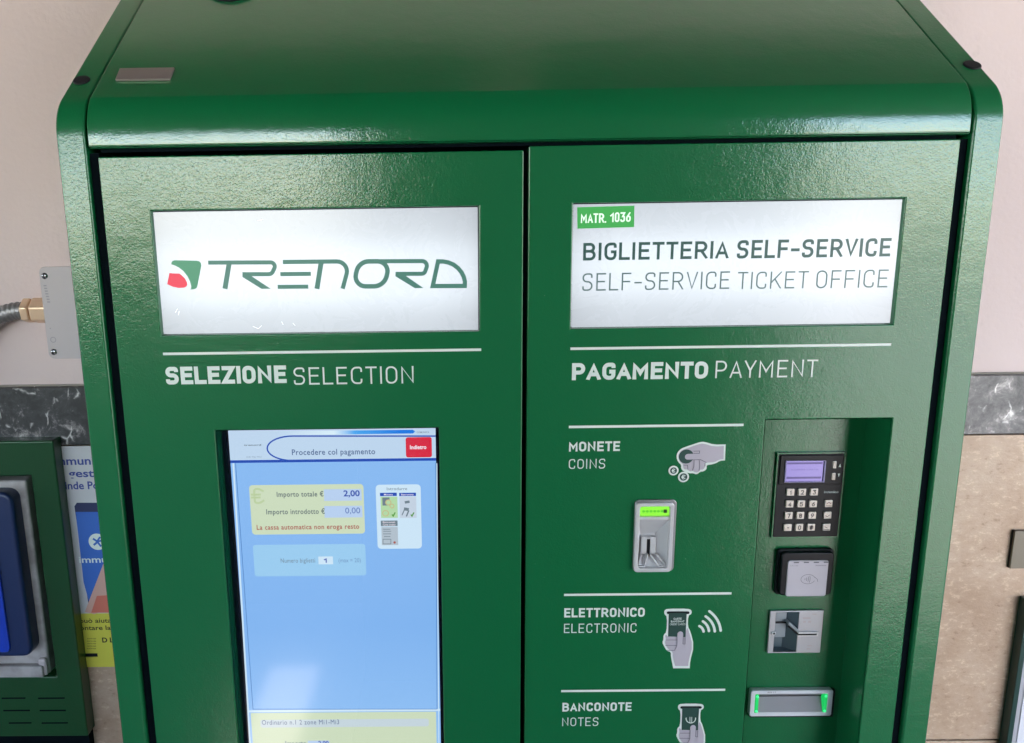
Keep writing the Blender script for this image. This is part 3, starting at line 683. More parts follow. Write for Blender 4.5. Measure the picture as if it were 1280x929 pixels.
# amount panel
ui('amount_panel', 313.2, 605.8, 455.3, 667.8, ms_yel, 4.5, 1)
ui('amount_field', 405, 611.5, 452, 626, ms_fld, 0, 2); ui('amount_field', 405.5, 632.5, 453, 647, ms_fld, 0, 2)
ut('Importo totale €', 346, 404.5, 620.8, 614.6, ms_txg, .018, sp=1.1); ut('Importo introdotto €', 333, 406.3, 642.6, 636.3, ms_txg, .018, sp=1.1)
ut('2,00', 429.5, 449.8, 620.3, 613, ms_txb, .022); ut('0,00', 431.6, 450.4, 641.8, 634.6, glass(glow('screen_text_pale_blue', 96, 124, 184)), .004)
ut('La cassa automatica non eroga resto', 321, 449, 661.6, 655.6, ms_txr, .016, sp=1.1)
q = px(323, 620, Y0); bm = bmesh.new(); strokes(bm, 'c', q.x-.008, q.x+.008, q.z-.011, q.z+.011, .12, Y0-.0003); obj('euro_watermark', bm, glass(glow('screen_watermark', 186, 206, 160)), SCR)
ui('ticket_panel', 317.3, 680.6, 457.3, 720, ms_lb, 3.5, 1); ui('count_field', 398, 695.7, 416.3, 705.5, ms_wh, 0, 2)
ut('Numero biglietti', 351, 394, 703.4, 698, ms_gr, .0, sp=1.05); obj('lettering', spx(bmesh.new(), '1', 405, 408.4, 703.6, 697.8, Y0-.0004, .22), ms_txb, SCR); ut('(max = 20)', 423.3, 451, 703, 697.8, glass(glow('screen_text_faint', 112, 150, 190)))
# accepted payment card
ui('payment_card', 470.8, 605.8, 526.6, 686, ms_wh, 5, 1); ut('Introdurre', 483.5, 509, 612.8, 609.2, ms_gr, .004)
ui('coin_caption', 475, 616.1, 496, 620.2, ms_dk, 0, 2); ui('note_caption', 499, 616.1, 520, 620.2, ms_dk, 0, 2)
ut('Monete', 480, 491, 619.3, 617.2, ms_tw, .01, 4); ut('Banconote', 501.5, 517, 619.3, 617.2, ms_tw, .01, 4)
ui('coin_picture', 476, 621, 497, 647.5, ms_gn, 0, 2); ui('note_picture', 499.5, 621, 520.5, 647.5, glass(glow('screen_pale_lilac', 196, 210, 226)), 0, 2)
def dots(name, L_, m, k):
    bm = bmesh.new()
    for u, v, r_ in L_:
        c = px(u, v, Y0); disc(bm, c.x, c.z, r_*.00099, Y0-.00012*k, n=16)
    return obj(name, bm, m, SCR)
ui('slot_picture', 478, 622, 487, 632, ms_gr, 0, 3); dots('coin_disc', [(485.5, 628, 4.2), (490, 632.5, 3.4), (482, 641.5, 4.6)], ms_tan, 4); dots('coin_disc', [(485.5, 628, 2.6), (490, 632.5, 2.0), (482, 641.5, 3.2)], ms_gn, 5)
bm = bmesh.new()
for pts, t in (([(506, 628), (512, 627)], 3.4), ([(505, 636), (511, 637)], 4.2), ([(506, 636), (502.5, 644)], 1.3), ([(511, 638), (508, 645.5)], 1.8)): ribbon(bm, PP(pts, Y0), t*.00099, Y0-.00048)
obj('note_sketch', bm, ms_gr, SCR)
bm = bmesh.new()
for u in (492, 515.5): ribbon(bm, PP([(u-2, 643), (u-.5, 645), (u+2, 640.5)], Y0), .0016, Y0-.0006)
obj('tick_mark', bm, glass(glow('screen_tick_green', 84, 150, 60)), SCR)
ui('card_caption', 476, 650.8, 497, 657.8, ms_gr, 0, 2); ut('Bancomat', 478.5, 494, 653.8, 651.8, ms_tw, .01, 4); ut('Carte credito', 478.5, 494.5, 657, 655, ms_tw, .01, 4)
ui('card_picture', 477, 658.8, 497.5, 681.5, glass(glow('screen_pale_grey', 178, 192, 204)), 0, 2)
bm = bmesh.new()
for v_, a, b_ in ((661.5, 478.5, 488), (664, 479, 489), (667.3, 479, 489), (670.6, 480, 488), (674, 478.5, 489), (679.8, 478.5, 489)): ribbon(bm, PP([(a, v_), (b_, v_)], Y0), .0009, Y0-.00048)
for u in (478.8, 488.6): ribbon(bm, PP([(u, 674), (u, 680)], Y0), .0008, Y0-.0005)
obj('card_sketch', bm, ms_gr, SCR); dots('cross_mark', [(493.3, 678, 1.6)], ms_txr, 4)
# ticket list
ui('list_panel', 316.8, 890.5, 546, 990, ms_yel, 1, 2)
bm = bmesh.new(); a = px(430, 887.2, Yk).z; b_ = px(430, 889.8, Yk).z; sheet(bm, [(sx0, a), (sx1, a), (sx1, b_), (sx0, b_)], Y0-.00012); obj('list_rule', bm, ms_wh, SCR)
bm = bmesh.new()
for (p0, p1) in (((294.5, 579), (316.3, 886.5)), ((544.7, 579), (546.3, 886.5)), ((316.5, 886.5), (546, 886.3))): ribbon(bm, PP([p0, p1], Y0), .0008, Y0-.0004)
obj('panel_outline', bm, glass(glow('screen_outline', 72, 122, 186)), SCR)
bm = bmesh.new()
ribbon(bm, PP([(291.7, 579), (312.7, 929)], Y0), .0022, Y0-.0005); obj('edge_band', bm, ms_wh, SCR)
bm = bmesh.new(); ribbon(bm, PP([(546.0, 579), (548.6, 929)], Y0), .0012, Y0-.0005); obj('edge_band', bm, ms_wh, SCR)
ui('list_field', 325.5, 899.2, 536, 908.8, glass(glow('screen_field_pale', 198, 214, 222)), 3, 3); ut('Ordinario n.1 2 zone Mi1-Mi3', 327.5, 424, 905.8, 900, ms_tx, .0, 5, sp=1.1)
ui('price_field', 385, 926, 412, 940, ms_fld, 1, 3); ut('Importo', 357, 383, 932, 926.5, ms_tx, .01, 5); ut('2,00', 398, 411, 931.5, 926.3, ms_txb, .02, 5)

# payment recess -----------------------------------------------------
KD = .056
CYD = KD-.004
zc_ = lambda a, b_: px(940+a/11.61, 750+b_/11.61, CYD)
pk0, pk1 = zc_(330, 460).x, zc_(662, 460).x; pz1, pz0 = zc_(480, 180).z, zc_(470, 755).z
rc = liner(KX0, KX1, ZLOW, KZ, .002, KD, M_green, 'payment_recess', [(pk0-.001, pk1+.001, pz0-.001, pz1+.001)]); rc['label'] = 'deep green recess holding the card and note readers'
# coin slot
CY = -.006
x0, x1, z0, z1 = corners([(794.5, 630), (843, 626.5), (839, 714), (791.5, 715.5)], -.004)
bm = ringslab(bmesh.new(), rrect(x0, x1, z0, z1, .005), rrect(x0+.0055, x1-.0055, z0+.0055, z1-.005, .003), CY, .001)
esc = ringslab(bmesh.new(), rrect(x0-.0006, x1+.0035, z0-.0005, z1+.003, .006), rrect(x0+.0035, x1-.0035, z0+.0035, z1-.0035, .003), -.0028, -.0002)
cs = obj('coin_slot_frame', bm, M_alu, TM, bevel=.0012)
obj('escutcheon', esc, M_steel, cs, bevel=.0008)
cs['label'] = 'upright metal coin slot frame with a green light bar'
ix0, ix1, iz0, iz1 = x0+.005, x1-.005, z0+.005, z1-.0045
W_, H_ = ix1-ix0, iz1-iz0
obj('led_housing', nbox(ix0+.001, ix1-.001, -.004, .001, iz1-.0135, iz1-.0008), mat('led_window', (.05, .25, .02, 1), .3, emit=lin(150, 240, 66), es=.9), cs, bevel=.0008)
bm = bmesh.new()
for i in range(7): c = ix0+W_*(.14+.72*i/6); disc(bm, c, iz1-.0072, .0017, -.0042, n=12)
obj('led', bm, mat('led_dark_spot', (.02, .2, .02, 1), .4, emit=lin(90, 196, 30), es=.8), cs)
obj('led', nbox(ix0+W_*.79, ix0+W_*.90, -.0043, -.0039, iz1-.0095, iz1-.005), mat('led_off', (.01, .05, .01, 1), .4), cs)
obj('brow', nbox(ix0+.0004, ix1-.0004, -.0045, .001, iz1-.0195, iz1-.0145), M_alu, cs, bevel=.001)
# funnel: sloping walls to the inner block
zt_ = iz1-.020; zb_ = iz0; bx0, bx1 = ix0+W_*.15, ix1-W_*.36; bzt, bzb = zt_-(zt_-zb_)*.34, zb_+(zt_-zb_)*.27
bm = bmesh.new()
O = [(ix0, -.001, zt_), (ix1, -.001, zt_), (ix1, -.001, zb_), (ix0, -.001, zb_)]; I = [(bx0, .009, bzt), (bx1, .009, bzt), (bx1, .009, bzb), (bx0, .009, bzb)]
for i in range(4):
    j = (i+1) % 4; bm.faces.new([bm.verts.new(c) for c in (O[i], O[j], I[j], I[i])])
bm.faces.new([bm.verts.new(c) for c in I])
bmesh.ops.recalc_face_normals(bm, faces=bm.faces[:])
if bm.faces[:][-1].normal.y > 0: bmesh.ops.reverse_faces(bm, faces=bm.faces[:])
obj('funnel', bm, M_alu, cs)
mx_ = (bx0+bx1)/2
bm = bmesh.new()
for a, b_ in ((bx0, mx_-.0022), (mx_+.0022, bx1)): box(bm, a, b_, .003, .0085, bzb-.001, bzt-.003)
box(bm, mx_-.0021, mx_+.0021, .003, .0085, bzt-.006, bzt-.0031)
obj('slot_block', bm, M_alu, cs, bevel=.0005, seg=1)
obj('coin_slit', nbox(mx_-.0020, mx_+.0020, .0040, .0086, bzb-.005, bzt-.0061), M_black, cs)
bm = bmesh.new()
for s, e in ((-1, ix0), (1, ix1)):
    i0 = mx_+s*.0018; b0 = bx0 if s < 0 else bx1
    for (pa, pb) in ((((i0), bzb), (e-s*.010, zb_+.001)), ((b0, bzb), (e-s*.0015, zb_+.003))):
        d = Vector((pb[0]-pa[0], pb[1]-pa[1])).normalized()*.0009; nrm = (-d.y, d.x)
        slab(bm, [(pa[0]+nrm[0], pa[1]+nrm[1]), (pb[0]+nrm[0], pb[1]+nrm[1]), (pb[0]-nrm[0], pb[1]-nrm[1]), (pa[0]-nrm[0], pa[1]-nrm[1])], -.002, .006)
    box(bm, min(e-s*.001, e-s*.011), max(e-s*.001, e-s*.011), -.0025, .002, zb_+.0004, zb_+.0022)
obj('guide_rib', bm, M_alu, cs)

# PIN pad
PY = KD-.0045
x0, x1, z0, z1 = corners([(973.2, 567.8), (1056, 567.2), (1047.3, 671), (966.3, 671.2)], PY)
pw, ph = x1-x0, z1-z0
pp = obj('keypad', nbox(x0, x1, PY, KD-.0003, z0, z1), M_black, TM, bevel=.001); pp['label'] = 'black keypad with a violet display and twelve pale keys'
obj('mounting_rim', ringslab(bmesh.new(), [(x0-.0016, z0-.0016), (x1+.0016, z0-.0016), (x1+.0016, z1+.0016), (x0-.0016, z1+.0016)], [(x0+.0001, z0+.0001), (x1-.0001, z0+.0001), (x1-.0001, z1-.0001), (x0+.0001, z1-.0001)], KD-.004, KD-.0002), M_green, pp)
obj('display_cover', nbox(x0+.002, x1-.002, PY-.0016, PY+.001, z1-ph*.36, z1-.0015), M_black, pp, bevel=.001)
d0, d1, e0, e1 = corners([(983, 576.5), (1030.5, 576), (1026.5, 601.5), (981.5, 601.8)], PY-.002)
yd = PY-.0019
obj('display_rim', ringslab(bmesh.new(), rrect(d0-.0012, d1+.003, e0-.0014, e1+.0007, .001), rrect(d0, d1+.0012, e0, e1, .0006), PY-.0032, PY-.001), mat('display_rim_violet', (.25, .22, .42, 1), .35), pp)
ds = obj('display', nbox(d0, d1, yd, PY-.0012, e0, e1), glow('display_violet', 142, 128, 208), pp)
bm = bmesh.new(); box(bm, d0+.001, d1-.001, yd-.0002, yd-.00005, e1-.0045, e1-.002); box(bm, d0+.0015, d1-.0015, yd-.0002, yd-.00005, e0+.0035, e0+.0062)
obj('display_bar', bm, glow('display_dark_violet', 58, 42, 128), pp)
obj('lettering', typed('INSERIRE CARTA', d0+.007, d1-.006, (e0+e1)/2+.001, .0018, yd-.0002), glow('display_text', 96, 84, 160), pp)
keyc = {0: [], }
def keyslab(cx, cz, w_, h_, legend, kind='key'):
    bm = nbox(-w_/2, w_/2, PY-.0028, PY+.0005, -h_/2, h_/2)
    bmesh.ops.bevel(bm, geom=bm.edges[:], offset=.0009, segments=2, affect='EDGES', profile=.6)
    bmesh.ops.translate(bm, verts=bm.verts, vec=(cx, 0, cz))
    if legend:
        n0 = len(bm.faces); lh = h_*.64; lw = lh*(.62 if legend not in '1#' else (.3 if legend == '1' else .75))
        if legend == '*': lh = h_*.36; lw = lh*.6
        strokes(bm, legend, cx-lw/2, cx+lw/2, cz-lh/2, cz+lh/2, .17, PY-.00295, mi=1)
    return obj('key', bm, [M_key, M_keyink], pp)
kx = [px(u, 636, PY).x for u in (985.6, 1000.1, 1014.9)]
kz = [px(1000, v, PY).z for v in (614.6, 629.3, 643.7, 658.6)]
# columns lean in the photo only by perspective; positions are upright on the pad
for r_, row in enumerate(('123', '456', '789', '*0#')):
    for c_, ch in enumerate(row): keyslab(kx[c_], kz[r_], .0102, .0098, ch)
kr = px(1033.5, 643.5, PY).x
for r_ in (1, 2, 3):
    o = keyslab(kr, kz[r_], .0100, .0098, None)
    bm = bmesh.new(); yk = PY-.00295
    if r_ == 1: ribbon(bm, [(kr-.003, kz[r_]), (kr, kz[r_]+.002), (kr+.003, kz[r_])], .0008, yk); ribbon(bm, [(kr-.004, kz[r_]-.003), (kr+.004, kz[r_]-.003)], .0008, yk)
    if r_ == 2: ribbon(bm, fillet([(kr-.003, kz[r_]), (kr-.001, kz[r_]-.002, .002), (kr+.003, kz[r_]+.001)]), .0008, yk)
    if r_ == 3: ribbon(bm, [(kr-.003, kz[r_]+.001), (kr+.001, kz[r_]-.001)], .0008, yk); ribbon(bm, [(kr-.004, kz[r_]-.0034), (kr+.004, kz[r_]-.0034)], .001, yk)
    obj('key_symbol', bm, mat('symbol_red', (.25, .05, .04, 1), .5) if r_ == 1 else mat('symbol_grey', (.12, .08, .06, 1), .5), pp)
for v_ in (580.5, 595.2):
    c = px(1042.3 if v_ < 590 else 1041, v_, PY); o = keyslab(c.x, c.z, .0048, .0100, None)
bm = bmesh.new(); c = px(1049.6, 582, PY-.003); sheet(bm, [(c.x-.0013, c.z-.0022), (c.x+.0018, c.z-.0022), (c.x+.0006, c.z+.0026)], PY-.003)
c = px(1048.3, 594, PY-.003); sheet(bm, [(c.x-.0012, c.z+.002), (c.x+.0016, c.z+.002), (c.x+.0002, c.z-.0026)], PY-.003); obj('arrow_mark', bm, M_white, pp)
bm = tpx('ingenico', 1030, 1048, 616.4, 613.4, PY-.0003, .02); 
for f in bm.faces: pass
obj('lettering', bm, M_grayink, pp)

# contactless reader
RY = KD-.0125
x0, x1, z0, z1 = corners([(977, 691.5), (1042.5, 690.5), (1040, 744), (974, 745)], RY)
rd = obj('contactless_reader', slab(bmesh.new(), rrect(x0, x1, z0, z1, .006), RY, KD-.0002), M_black, TM, bevel=.0022, seg=3, ang=50); rd['label'] = 'black contactless reader with a pale face plate'
obj('rear_collar', slab(bmesh.new(), rrect(x0-.0028, x1+.002, z0-.002, z1+.0022, .005), KD-.006, KD-.0001), M_blackm, rd, bevel=.0015)
f0, f1, g0, g1 = corners([(985.5, 701), (1036, 700.2), (1032, 744.5), (981, 745)], RY-.001)
fp = obj('face_plate', slab(bmesh.new(), rrect(f0, f1, g0-.0008, g1, .0032), RY-.0018, RY+.001), mat('pearl_plate', (.55, .49, .55, 1), .4), rd, bevel=.0012)
yf = RY-.0021; bm = bmesh.new()
cxr, czr = (f0+f1)/2+.001, (g0+g1)/2-.001
ribbon(bm, [(cxr+.0095*math.cos(R(a)), czr+.0068*math.sin(R(a))) for a in range(20, 341, 16)], .0005, yf)
for i in range(4):
    rr_ = .0016+.0016*i; ribbon(bm, [(cxr-.0045+i*.0017+rr_*.35*math.cos(R(a)), czr+rr_*math.sin(R(a))) for a in range(-50, 51, 20)], .0006, yf-.00005)
ribbon(bm, [(cxr+.009, czr+.003), (cxr+.0128, czr-.0005), (cxr+.0135, czr-.004)], .0005, yf)
for i in range(4): u_ = f0+(f1-f0)*(.20+.245*i); sheet(bm, [(u_-.0035, g1-.0032), (u_+.0035, g1-.0032), (u_+.0035, g1-.0016), (u_-.0035, g1-.0016)], yf)
obj('plate_print', bm, mat('plate_ink', (.10, .09, .11, 1), .5), rd)
M_pis = mat('plate_ink_soft', (.22, .20, .24, 1), .5)
obj('lettering', typed('ingenico', f1-.0175, f1-.0035, g1-.0078, .0020, yf, .02), M_pis, rd); obj('lettering', typed('iUC150', f0+.003, f0+.0135, g1-.0078, .0017, yf), M_pis, rd)

# card slot
CYD = KD-.004
x0, x1, z0, z1 = corners([(963.2, 764), (1029.5, 763.2), (1025.5, 816), (958.8, 816.6)], CYD)
zc_ = lambda a, b_: px(940+a/11.61, 750+b_/11.61, CYD)
pk0, pk1 = zc_(330, 460).x, zc_(662, 460).x; pz1, pz0 = zc_(480, 180).z, zc_(470, 755).z
bm = door(x0, x1, z0, z1, [(pk0, pk1, pz0, pz1)], .0035)
for v_ in bm.verts: v_.co.y += CYD-.0002
cr = obj('card_slot_plate', bm, M_cast, TM, bevel=.0007); cr['label'] = 'square metal card slot plate with a diagonal groove'
ws = zc_(520, 400).x; zm0, zm1 = zc_(420, 575).z, zc_(420, 360).z

bm = bmesh.new()
def qd(*p): bm.faces.new([bm.verts.new(c) for c in p])
yb = KD+.010
# rear wall, sloping right cheek, lower floor; open groove between upper and lower block
qd((pk0, yb, pz0), (ws, yb, pz0), (ws, yb, pz1), (pk0, yb, pz1)); qd((ws, yb, pz0), (pk1, CYD+.001, pz0), (pk1, CYD+.001, pz1), (ws, yb, pz1))
qd((pk0, CYD, pz0), (pk0, CYD, pz1), (pk0, yb, pz1), (pk0, yb, pz0)); qd((pk0, CYD, pz0), (pk1, CYD, pz0), (ws, yb, pz0), (pk0, yb, pz0)); qd((pk0, CYD, pz1), (pk0, yb, pz1), (ws, yb, pz1), (pk1, CYD, pz1))
obj('pocket', bm, M_pocket, cr)
obj('groove_block', nbox(pk0+.0005, ws, KD+.002, yb-.0005, zm0, zm1-.0012), M_block, cr, bevel=.0006, seg=1)
obj('groove_block', nbox(pk0+.0005, ws, KD+.002, yb-.0005, zm1+.0012, pz1-.0005), M_block, cr, bevel=.0006, seg=1)
a, b_, c, d = zc_(335, 365), zc_(510, 365), zc_(655, 486), zc_(925, 475)
bm = bmesh.new(); box(bm, a.x, ws, KD+.0012, KD+.006, zm1-.0011, zm1+.0011)
ribbon(bm, [(ws-.0015, zm1), (pk1, c.z)], .0026, CYD-.0034); obj('groove', bm, M_black, cr)
slab_ = slab(bmesh.new(), [(ws-.001, zm1+.0012), (pk1+.001, c.z+.0012), (pk1+.001, c.z+.0058), (ws-.001, zm1+.0060)], CYD-.0032, KD+.006)
obj('guide_wedge', slab_, M_block, cr, bevel=.0008)
obj('slit_lip', slab(bmesh.new(), rrect(pk1-.001, d.x+.0026, c.z-.0034, c.z+.0034, .001), CYD-.0030, CYD), M_alu, cr, bevel=.0006, seg=1)
obj('slit', nbox(pk1-.0012, d.x, CYD-.0034, CYD-.0028, c.z-.0011, c.z+.0011), M_black, cr)
c = zc_(320, 478); bm = bmesh.new(); bmesh.ops.create_cone(bm, cap_ends=True, segments=20, radius1=.0032, radius2=.0026, depth=.0016); bmesh.ops.rotate(bm, verts=bm.verts, matrix=Matrix.Rotation(R(90), 3, 'X')); bmesh.ops.translate(bm, verts=bm.verts, vec=(c.x-.001, CYD-.001, c.z))
obj('screw', bm, M_alu, cr); bm = bmesh.new(); disc(bm, c.x-.0008, c.z, .0014, CYD-.0022, n=14); obj('screw_socket', bm, M_black, cr)
bm = bmesh.new()
for a_, b2, c2, d2 in ((735, 250, 850, 275), (740, 300, 780, 330), (810, 300, 855, 330), (790, 700, 850, 715), (800, 655, 870, 668), (870, 200, 940, 212)):
    q0, q1 = zc_(a_, d2), zc_(c2, b2); sheet(bm, [(q0.x, q0.z), (q1.x, q0.z), (q1.x, q1.z), (q0.x, q1.z)], CYD-.00045)
obj('embossed_mark', bm, M_plate, cr)['kind'] = 'stuff'

# note slot
NY = KD-.009
x0, x1, z0, z1 = corners([(938.5, 864), (1042, 862.8), (1039.2, 895), (937.2, 896)], NY)
i0, i1, j0, j1 = x0+.0085, x1-.0095, z0+.0062, z1-.0055
bm = ringslab(bmesh.new(), rrect(x0, x1, z0, z1, .003), rrect(i0, i1, j0, j1, .0015), NY, KD-.0002)
ns = obj('note_slot_frame', bm, mat('note_frame_silver', (.72, .70, .76, 1), .4), TM, bevel=.001); ns['label'] = 'wide silver banknote slot with green light at both ends'
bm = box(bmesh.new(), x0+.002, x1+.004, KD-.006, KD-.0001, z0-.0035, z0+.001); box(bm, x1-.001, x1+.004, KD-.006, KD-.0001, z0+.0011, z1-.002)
obj('shadow_strips', bm, M_black, ns)  # black strips at right and bottom put in as the frame's shadow
bm = bmesh.new(); fl = .5
a_ = j1-(j1-j0)*.28
for pts in (((i0, NY+.001, j0), (i1, NY+.001, j0), (i1, KD-.001, a_), (i0, KD-.001, a_)), ((i0, KD-.001, a_+.0006), (i1, KD-.001, a_+.0006), (i1, NY+.002, j1), (i0, NY+.002, j1))): bm.faces.new([bm.verts.new(c) for c in pts])
obj('note_throat', bm, mat('throat_grey', (.24, .23, .26, 1), .5), ns)
bm = bmesh.new(); box(bm, i0, i1, KD-.0016, KD-.0009, a_-.0003, a_+.0009); obj('note_slit', bm, M_black, ns)
M_led = mat('green_guide_light', (.02, .3, .08, 1), .25, emit=lin(20, 190, 90), es=.9); M_led2 = mat('green_guide_light_hot', (.1, .6, .3, 1), .25, emit=lin(60, 245, 140), es=1.)
for xa, xb in ((i0-.0022, i0+.0028), (i1-.0034, i1+.0018)):
    obj('guide_light', nbox(xa, xb, NY-.0008, NY+.010, j0-.0002, j1+.0002), M_led, ns, bevel=.0008)
    bm = bmesh.new(); cxl = (xa+xb)/2
    for zz in (j0+.0025, j1-.003):
        bmesh.ops.create_uvsphere(bm, u_segments=12, v_segments=8, radius=.0021, matrix=Matrix.Translation((cxl, NY-.0005, zz)))
    obj('led', bm, M_led2, ns, smooth=True)
obj('lettering', tpx('AN 17', 959, 970, 866.6, 864.6, NY-.0003), mat('frame_ink', (.3, .28, .33, 1), .5), ns)

# aluminium tag and dome on the sloping roof
nrm = Vector((0, -math.sin(SL), math.cos(SL)))
q = [pslope(u, v, .0) for u, v in ((150.5, 88), (218.5, 87), (213, 101.5), (145, 102))]
bm = bmesh.new(); lo = [bm.verts.new(c+nrm*.0002) for c in q]; hi = [bm.verts.new(c+nrm*.003) for c in q]
bm.faces.new(lo[::-1]); bm.faces.new(hi)
for i in range(4): bm.faces.new((lo[i], lo[(i+1) % 4], hi[(i+1) % 4], hi[i]))
bmesh.ops.recalc_face_normals(bm, faces=bm.faces[:])
o = obj('metal_tag', bm, mat('tag_aluminium', (.40, .34, .33, 1), .35, metal=.7), TM, bevel=.0004, seg=1); o['label'] = 'small blank aluminium plate on the left of the sloping top'
c = pslope(293, -14, 0); bm = bmesh.new(); bmesh.ops.create_uvsphere(bm, u_segments=40, v_segments=20, radius=.040)
for v_ in bm.verts: v_.co.z *= .32
bmesh.ops.transform(bm, matrix=Matrix.Translation(c) @ Matrix.Rotation(SL, 4, 'X'), verts=bm.verts)
o = obj('dome_cap', bm, M_black, TM, smooth=True); o['label'] = 'dark round cap on the sloping top'

# ------------------------------------------------------------------ junction box and conduit
BY = .31
q = px(60, 395, BY)
JB = thing('junction_box', 'pale grey metal junction box on the plaster wall beside the ticket machine', 'junction box', (q.x, BY, q.z))
x0 = (px(48.5, 345, BY).x+px(61, 440, BY).x)/2; z1 = px(70, 333.5, BY).z; z0 = px(75, 448.5, BY).z; x1 = x0+.155
obj('box_body', slab(bmesh.new(), rrect(x0+.003, x1-.003, z0+.003, z1-.003, .008), BY+.002, WY-.0005), M_plate, JB, bevel=.001)
obj('cover_plate', slab(bmesh.new(), rrect(x0, x1, z0, z1, .010, 8), BY, BY+.0018), M_plate, JB, bevel=.0006, seg=1)
M_mark = mat('cover_faint_mark', (.30, .27, .30, 1), .5)
for u, v in ((55.8, 345), (67.2, 440)):
    c = px(u, v, BY); bm = bmesh.new(); bmesh.ops.create_uvsphere(bm, u_segments=20, v_segments=12, radius=.0052)
    for v_ in bm.verts: v_.co.y *= .55
    bmesh.ops.translate(bm, verts=bm.verts, vec=(c.x, BY, c.z)); obj('screw', bm, M_screw, JB, smooth=True)
    bm = bmesh.new(); bm2 = disc(bm, c.x, c.z, .0018, BY-.0031, n=6); obj('screw_socket', bm, M_black, JB)
bm = bmesh.new(); c = px(63, 410.6, BY); disc(bm, c.x, c.z, .0011, BY-.0003, n=10); c = px(66.6, 424.8, BY)
ribbon(bm, [(c.x+.0042*math.cos(R(a)), c.z+.0042*math.sin(R(a))) for a in range(0, 360, 20)], .0012, BY-.0003, True)
for i in range(7): c = px(56.3+i*.75, 357+i*3.4, BY); sheet(bm, [(c.x-.0022, c.z-.0013), (c.x+.0026, c.z-.0013), (c.x+.0026, c.z+.0007), (c.x-.0022, c.z+.0009)], BY-.0003)
obj('embossed_mark', bm, M_mark, JB)['kind'] = 'stuff'
gc = px(55, 388, BY+.024); 
def cyl(bm, p0, p1, r, seg=24, r2=None):
    d = Vector(p1)-Vector(p0); mtx = Matrix.Translation((Vector(p0)+Vector(p1))/2) @ d.to_track_quat('Z', 'Y').to_matrix().to_4x4()
    bmesh.ops.create_cone(bm, cap_ends=True, segments=seg, radius1=r, radius2=r if r2 is None else r2, depth=d.length, matrix=mtx); return bm
gx = px(55, 388, BY+.024).x; gy = BY+.024; gz = gc.z
xa = px(31, 388, gy).x; xm = px(42.2, 388, gy).x
def hexnut(xs, xe, r):
    bm = cyl(bmesh.new(), (xs, gy, gz), (xe, gy, gz), r, 6)
    bmesh.ops.rotate(bm, verts=bm.verts, cent=(0, gy, gz), matrix=Matrix.Rotation(R(12), 3, 'X')); return bm
obj('gland_nut', hexnut(xa, xm-.001, .0215), M_brass, JB, bevel=.003, seg=3); obj('gland_nut', hexnut(xm+.001, x0+.006, .0222), M_brass, JB, bevel=.003, seg=3)
# corrugated metal conduit sweeping down to the left
path = [Vector((xa+.004, gy, gz)), Vector((xa-.02, gy, gz-.001)), Vector((xa-.05, gy, gz-.012)), Vector((xa-.078, gy, gz-.035)), Vector((xa-.098, gy, gz-.07)), Vector((xa-.11, gy, gz-.12)), Vector((xa-.115, gy, gz-.20)), Vector((xa-.116, gy, gz-.45))]
def catmull(P, n=14):
    P = [P[0]*2-P[1]]+P+[P[-1]*2-P[-2]]; out = []
    for i in range(1, len(P)-2):
        for k in range(n):
            t = k/n; a, b, c, d = P[i-1:i+3]
            out.append(.5*((2*b)+(c-a)*t+(2*a-5*b+4*c-d)*t*t+(3*b-a-3*c+d)*t**3))
    out.append(P[-2]); return out
cp_ = catmull(path); ln = 0; bm = bmesh.new(); prev = None; step = .0012; res = []
for a, b in zip(cp_, cp_[1:]):
    k = max(1, int((b-a).length/step))
    for i in range(k): res.append(a.lerp(b, i/k))
for i, c in enumerate(res[:-1]):
    d = (res[i+1]-c).normalized(); ax = Vector((0, 1, 0)); sd_ = d.cross(ax).normalized(); rr_ = .0140+.0009*math.sin(i*1.55)
    ring = [bm.verts.new(c+rr_*(math.cos(2*math.pi*j/20)*ax+math.sin(2*math.pi*j/20)*sd_)) for j in range(20)]
    if prev:
        for j in range(20): bm.faces.new((prev[j], prev[(j+1) % 20], ring[(j+1) % 20], ring[j]))
    prev = ring
bmesh.ops.recalc_face_normals(bm, faces=bm.faces[:])
obj('conduit', bm, mat('conduit_steel', (.30, .28, .29, 1), .4, metal=.6), JB, smooth=True)

# ------------------------------------------------------------------ poster on the wall
QY = WY-.0165
x0 = px(62, 600, QY).x; x1 = px(158, 700, QY).x+.03; z1 = px(110, 557.5, QY).z; z0 = px(130, 833.5, QY).z
PO = thing('poster', 'paper poster showing a blue phone, on the wall left of the ticket machine', 'poster', (x0, QY, z0))
bm = bmesh.new(); box(bm, x0, x1, QY-.0006, QY+.0003, z0, z1); obj('paper', bm, mat('poster_white', (.55, .53, .56, 1), .6), PO)
def pq(name, pts, m, k=1, sm=0):
    y = QY-.0006-.00015*k; bm = bmesh.new(); sheet(bm, PP(smooth(pts, sm) if sm else pts, y), y); return obj(name, bm, m, PO)
zy = px(120, 766.5, QY).z; y = QY-.00075; bm = bmesh.new(); sheet(bm, [(x0, z0), (x1, z0), (x1, zy), (x0, zy)], y); obj('yellow_band', bm, mat('poster_yellow', (.62, .56, .06, 1), .6), PO)
M_pb = mat('poster_blue', (.03, .13, .52, 1), .5); M_pn = mat('poster_navy', (.012, .02, .09, 1), .5); M_pt = mat('poster_text_blue', (.03, .05, .26, 1), .5)
pq('phone_print', [(93, 633), (96, 628.5), (150, 628.5), (190, 766), (112, 766)], M_pn, 1)
pq('phone_print', [(94.5, 640), (150, 640), (190, 766), (115, 766), (104.5, 728)], M_pb, 2)
pq('phone_print', [(60, 628), (80, 627), (92, 700), (98, 766), (66, 766)], mat('poster_dim_blue', (.04, .08, .22, 1), .5), 1)
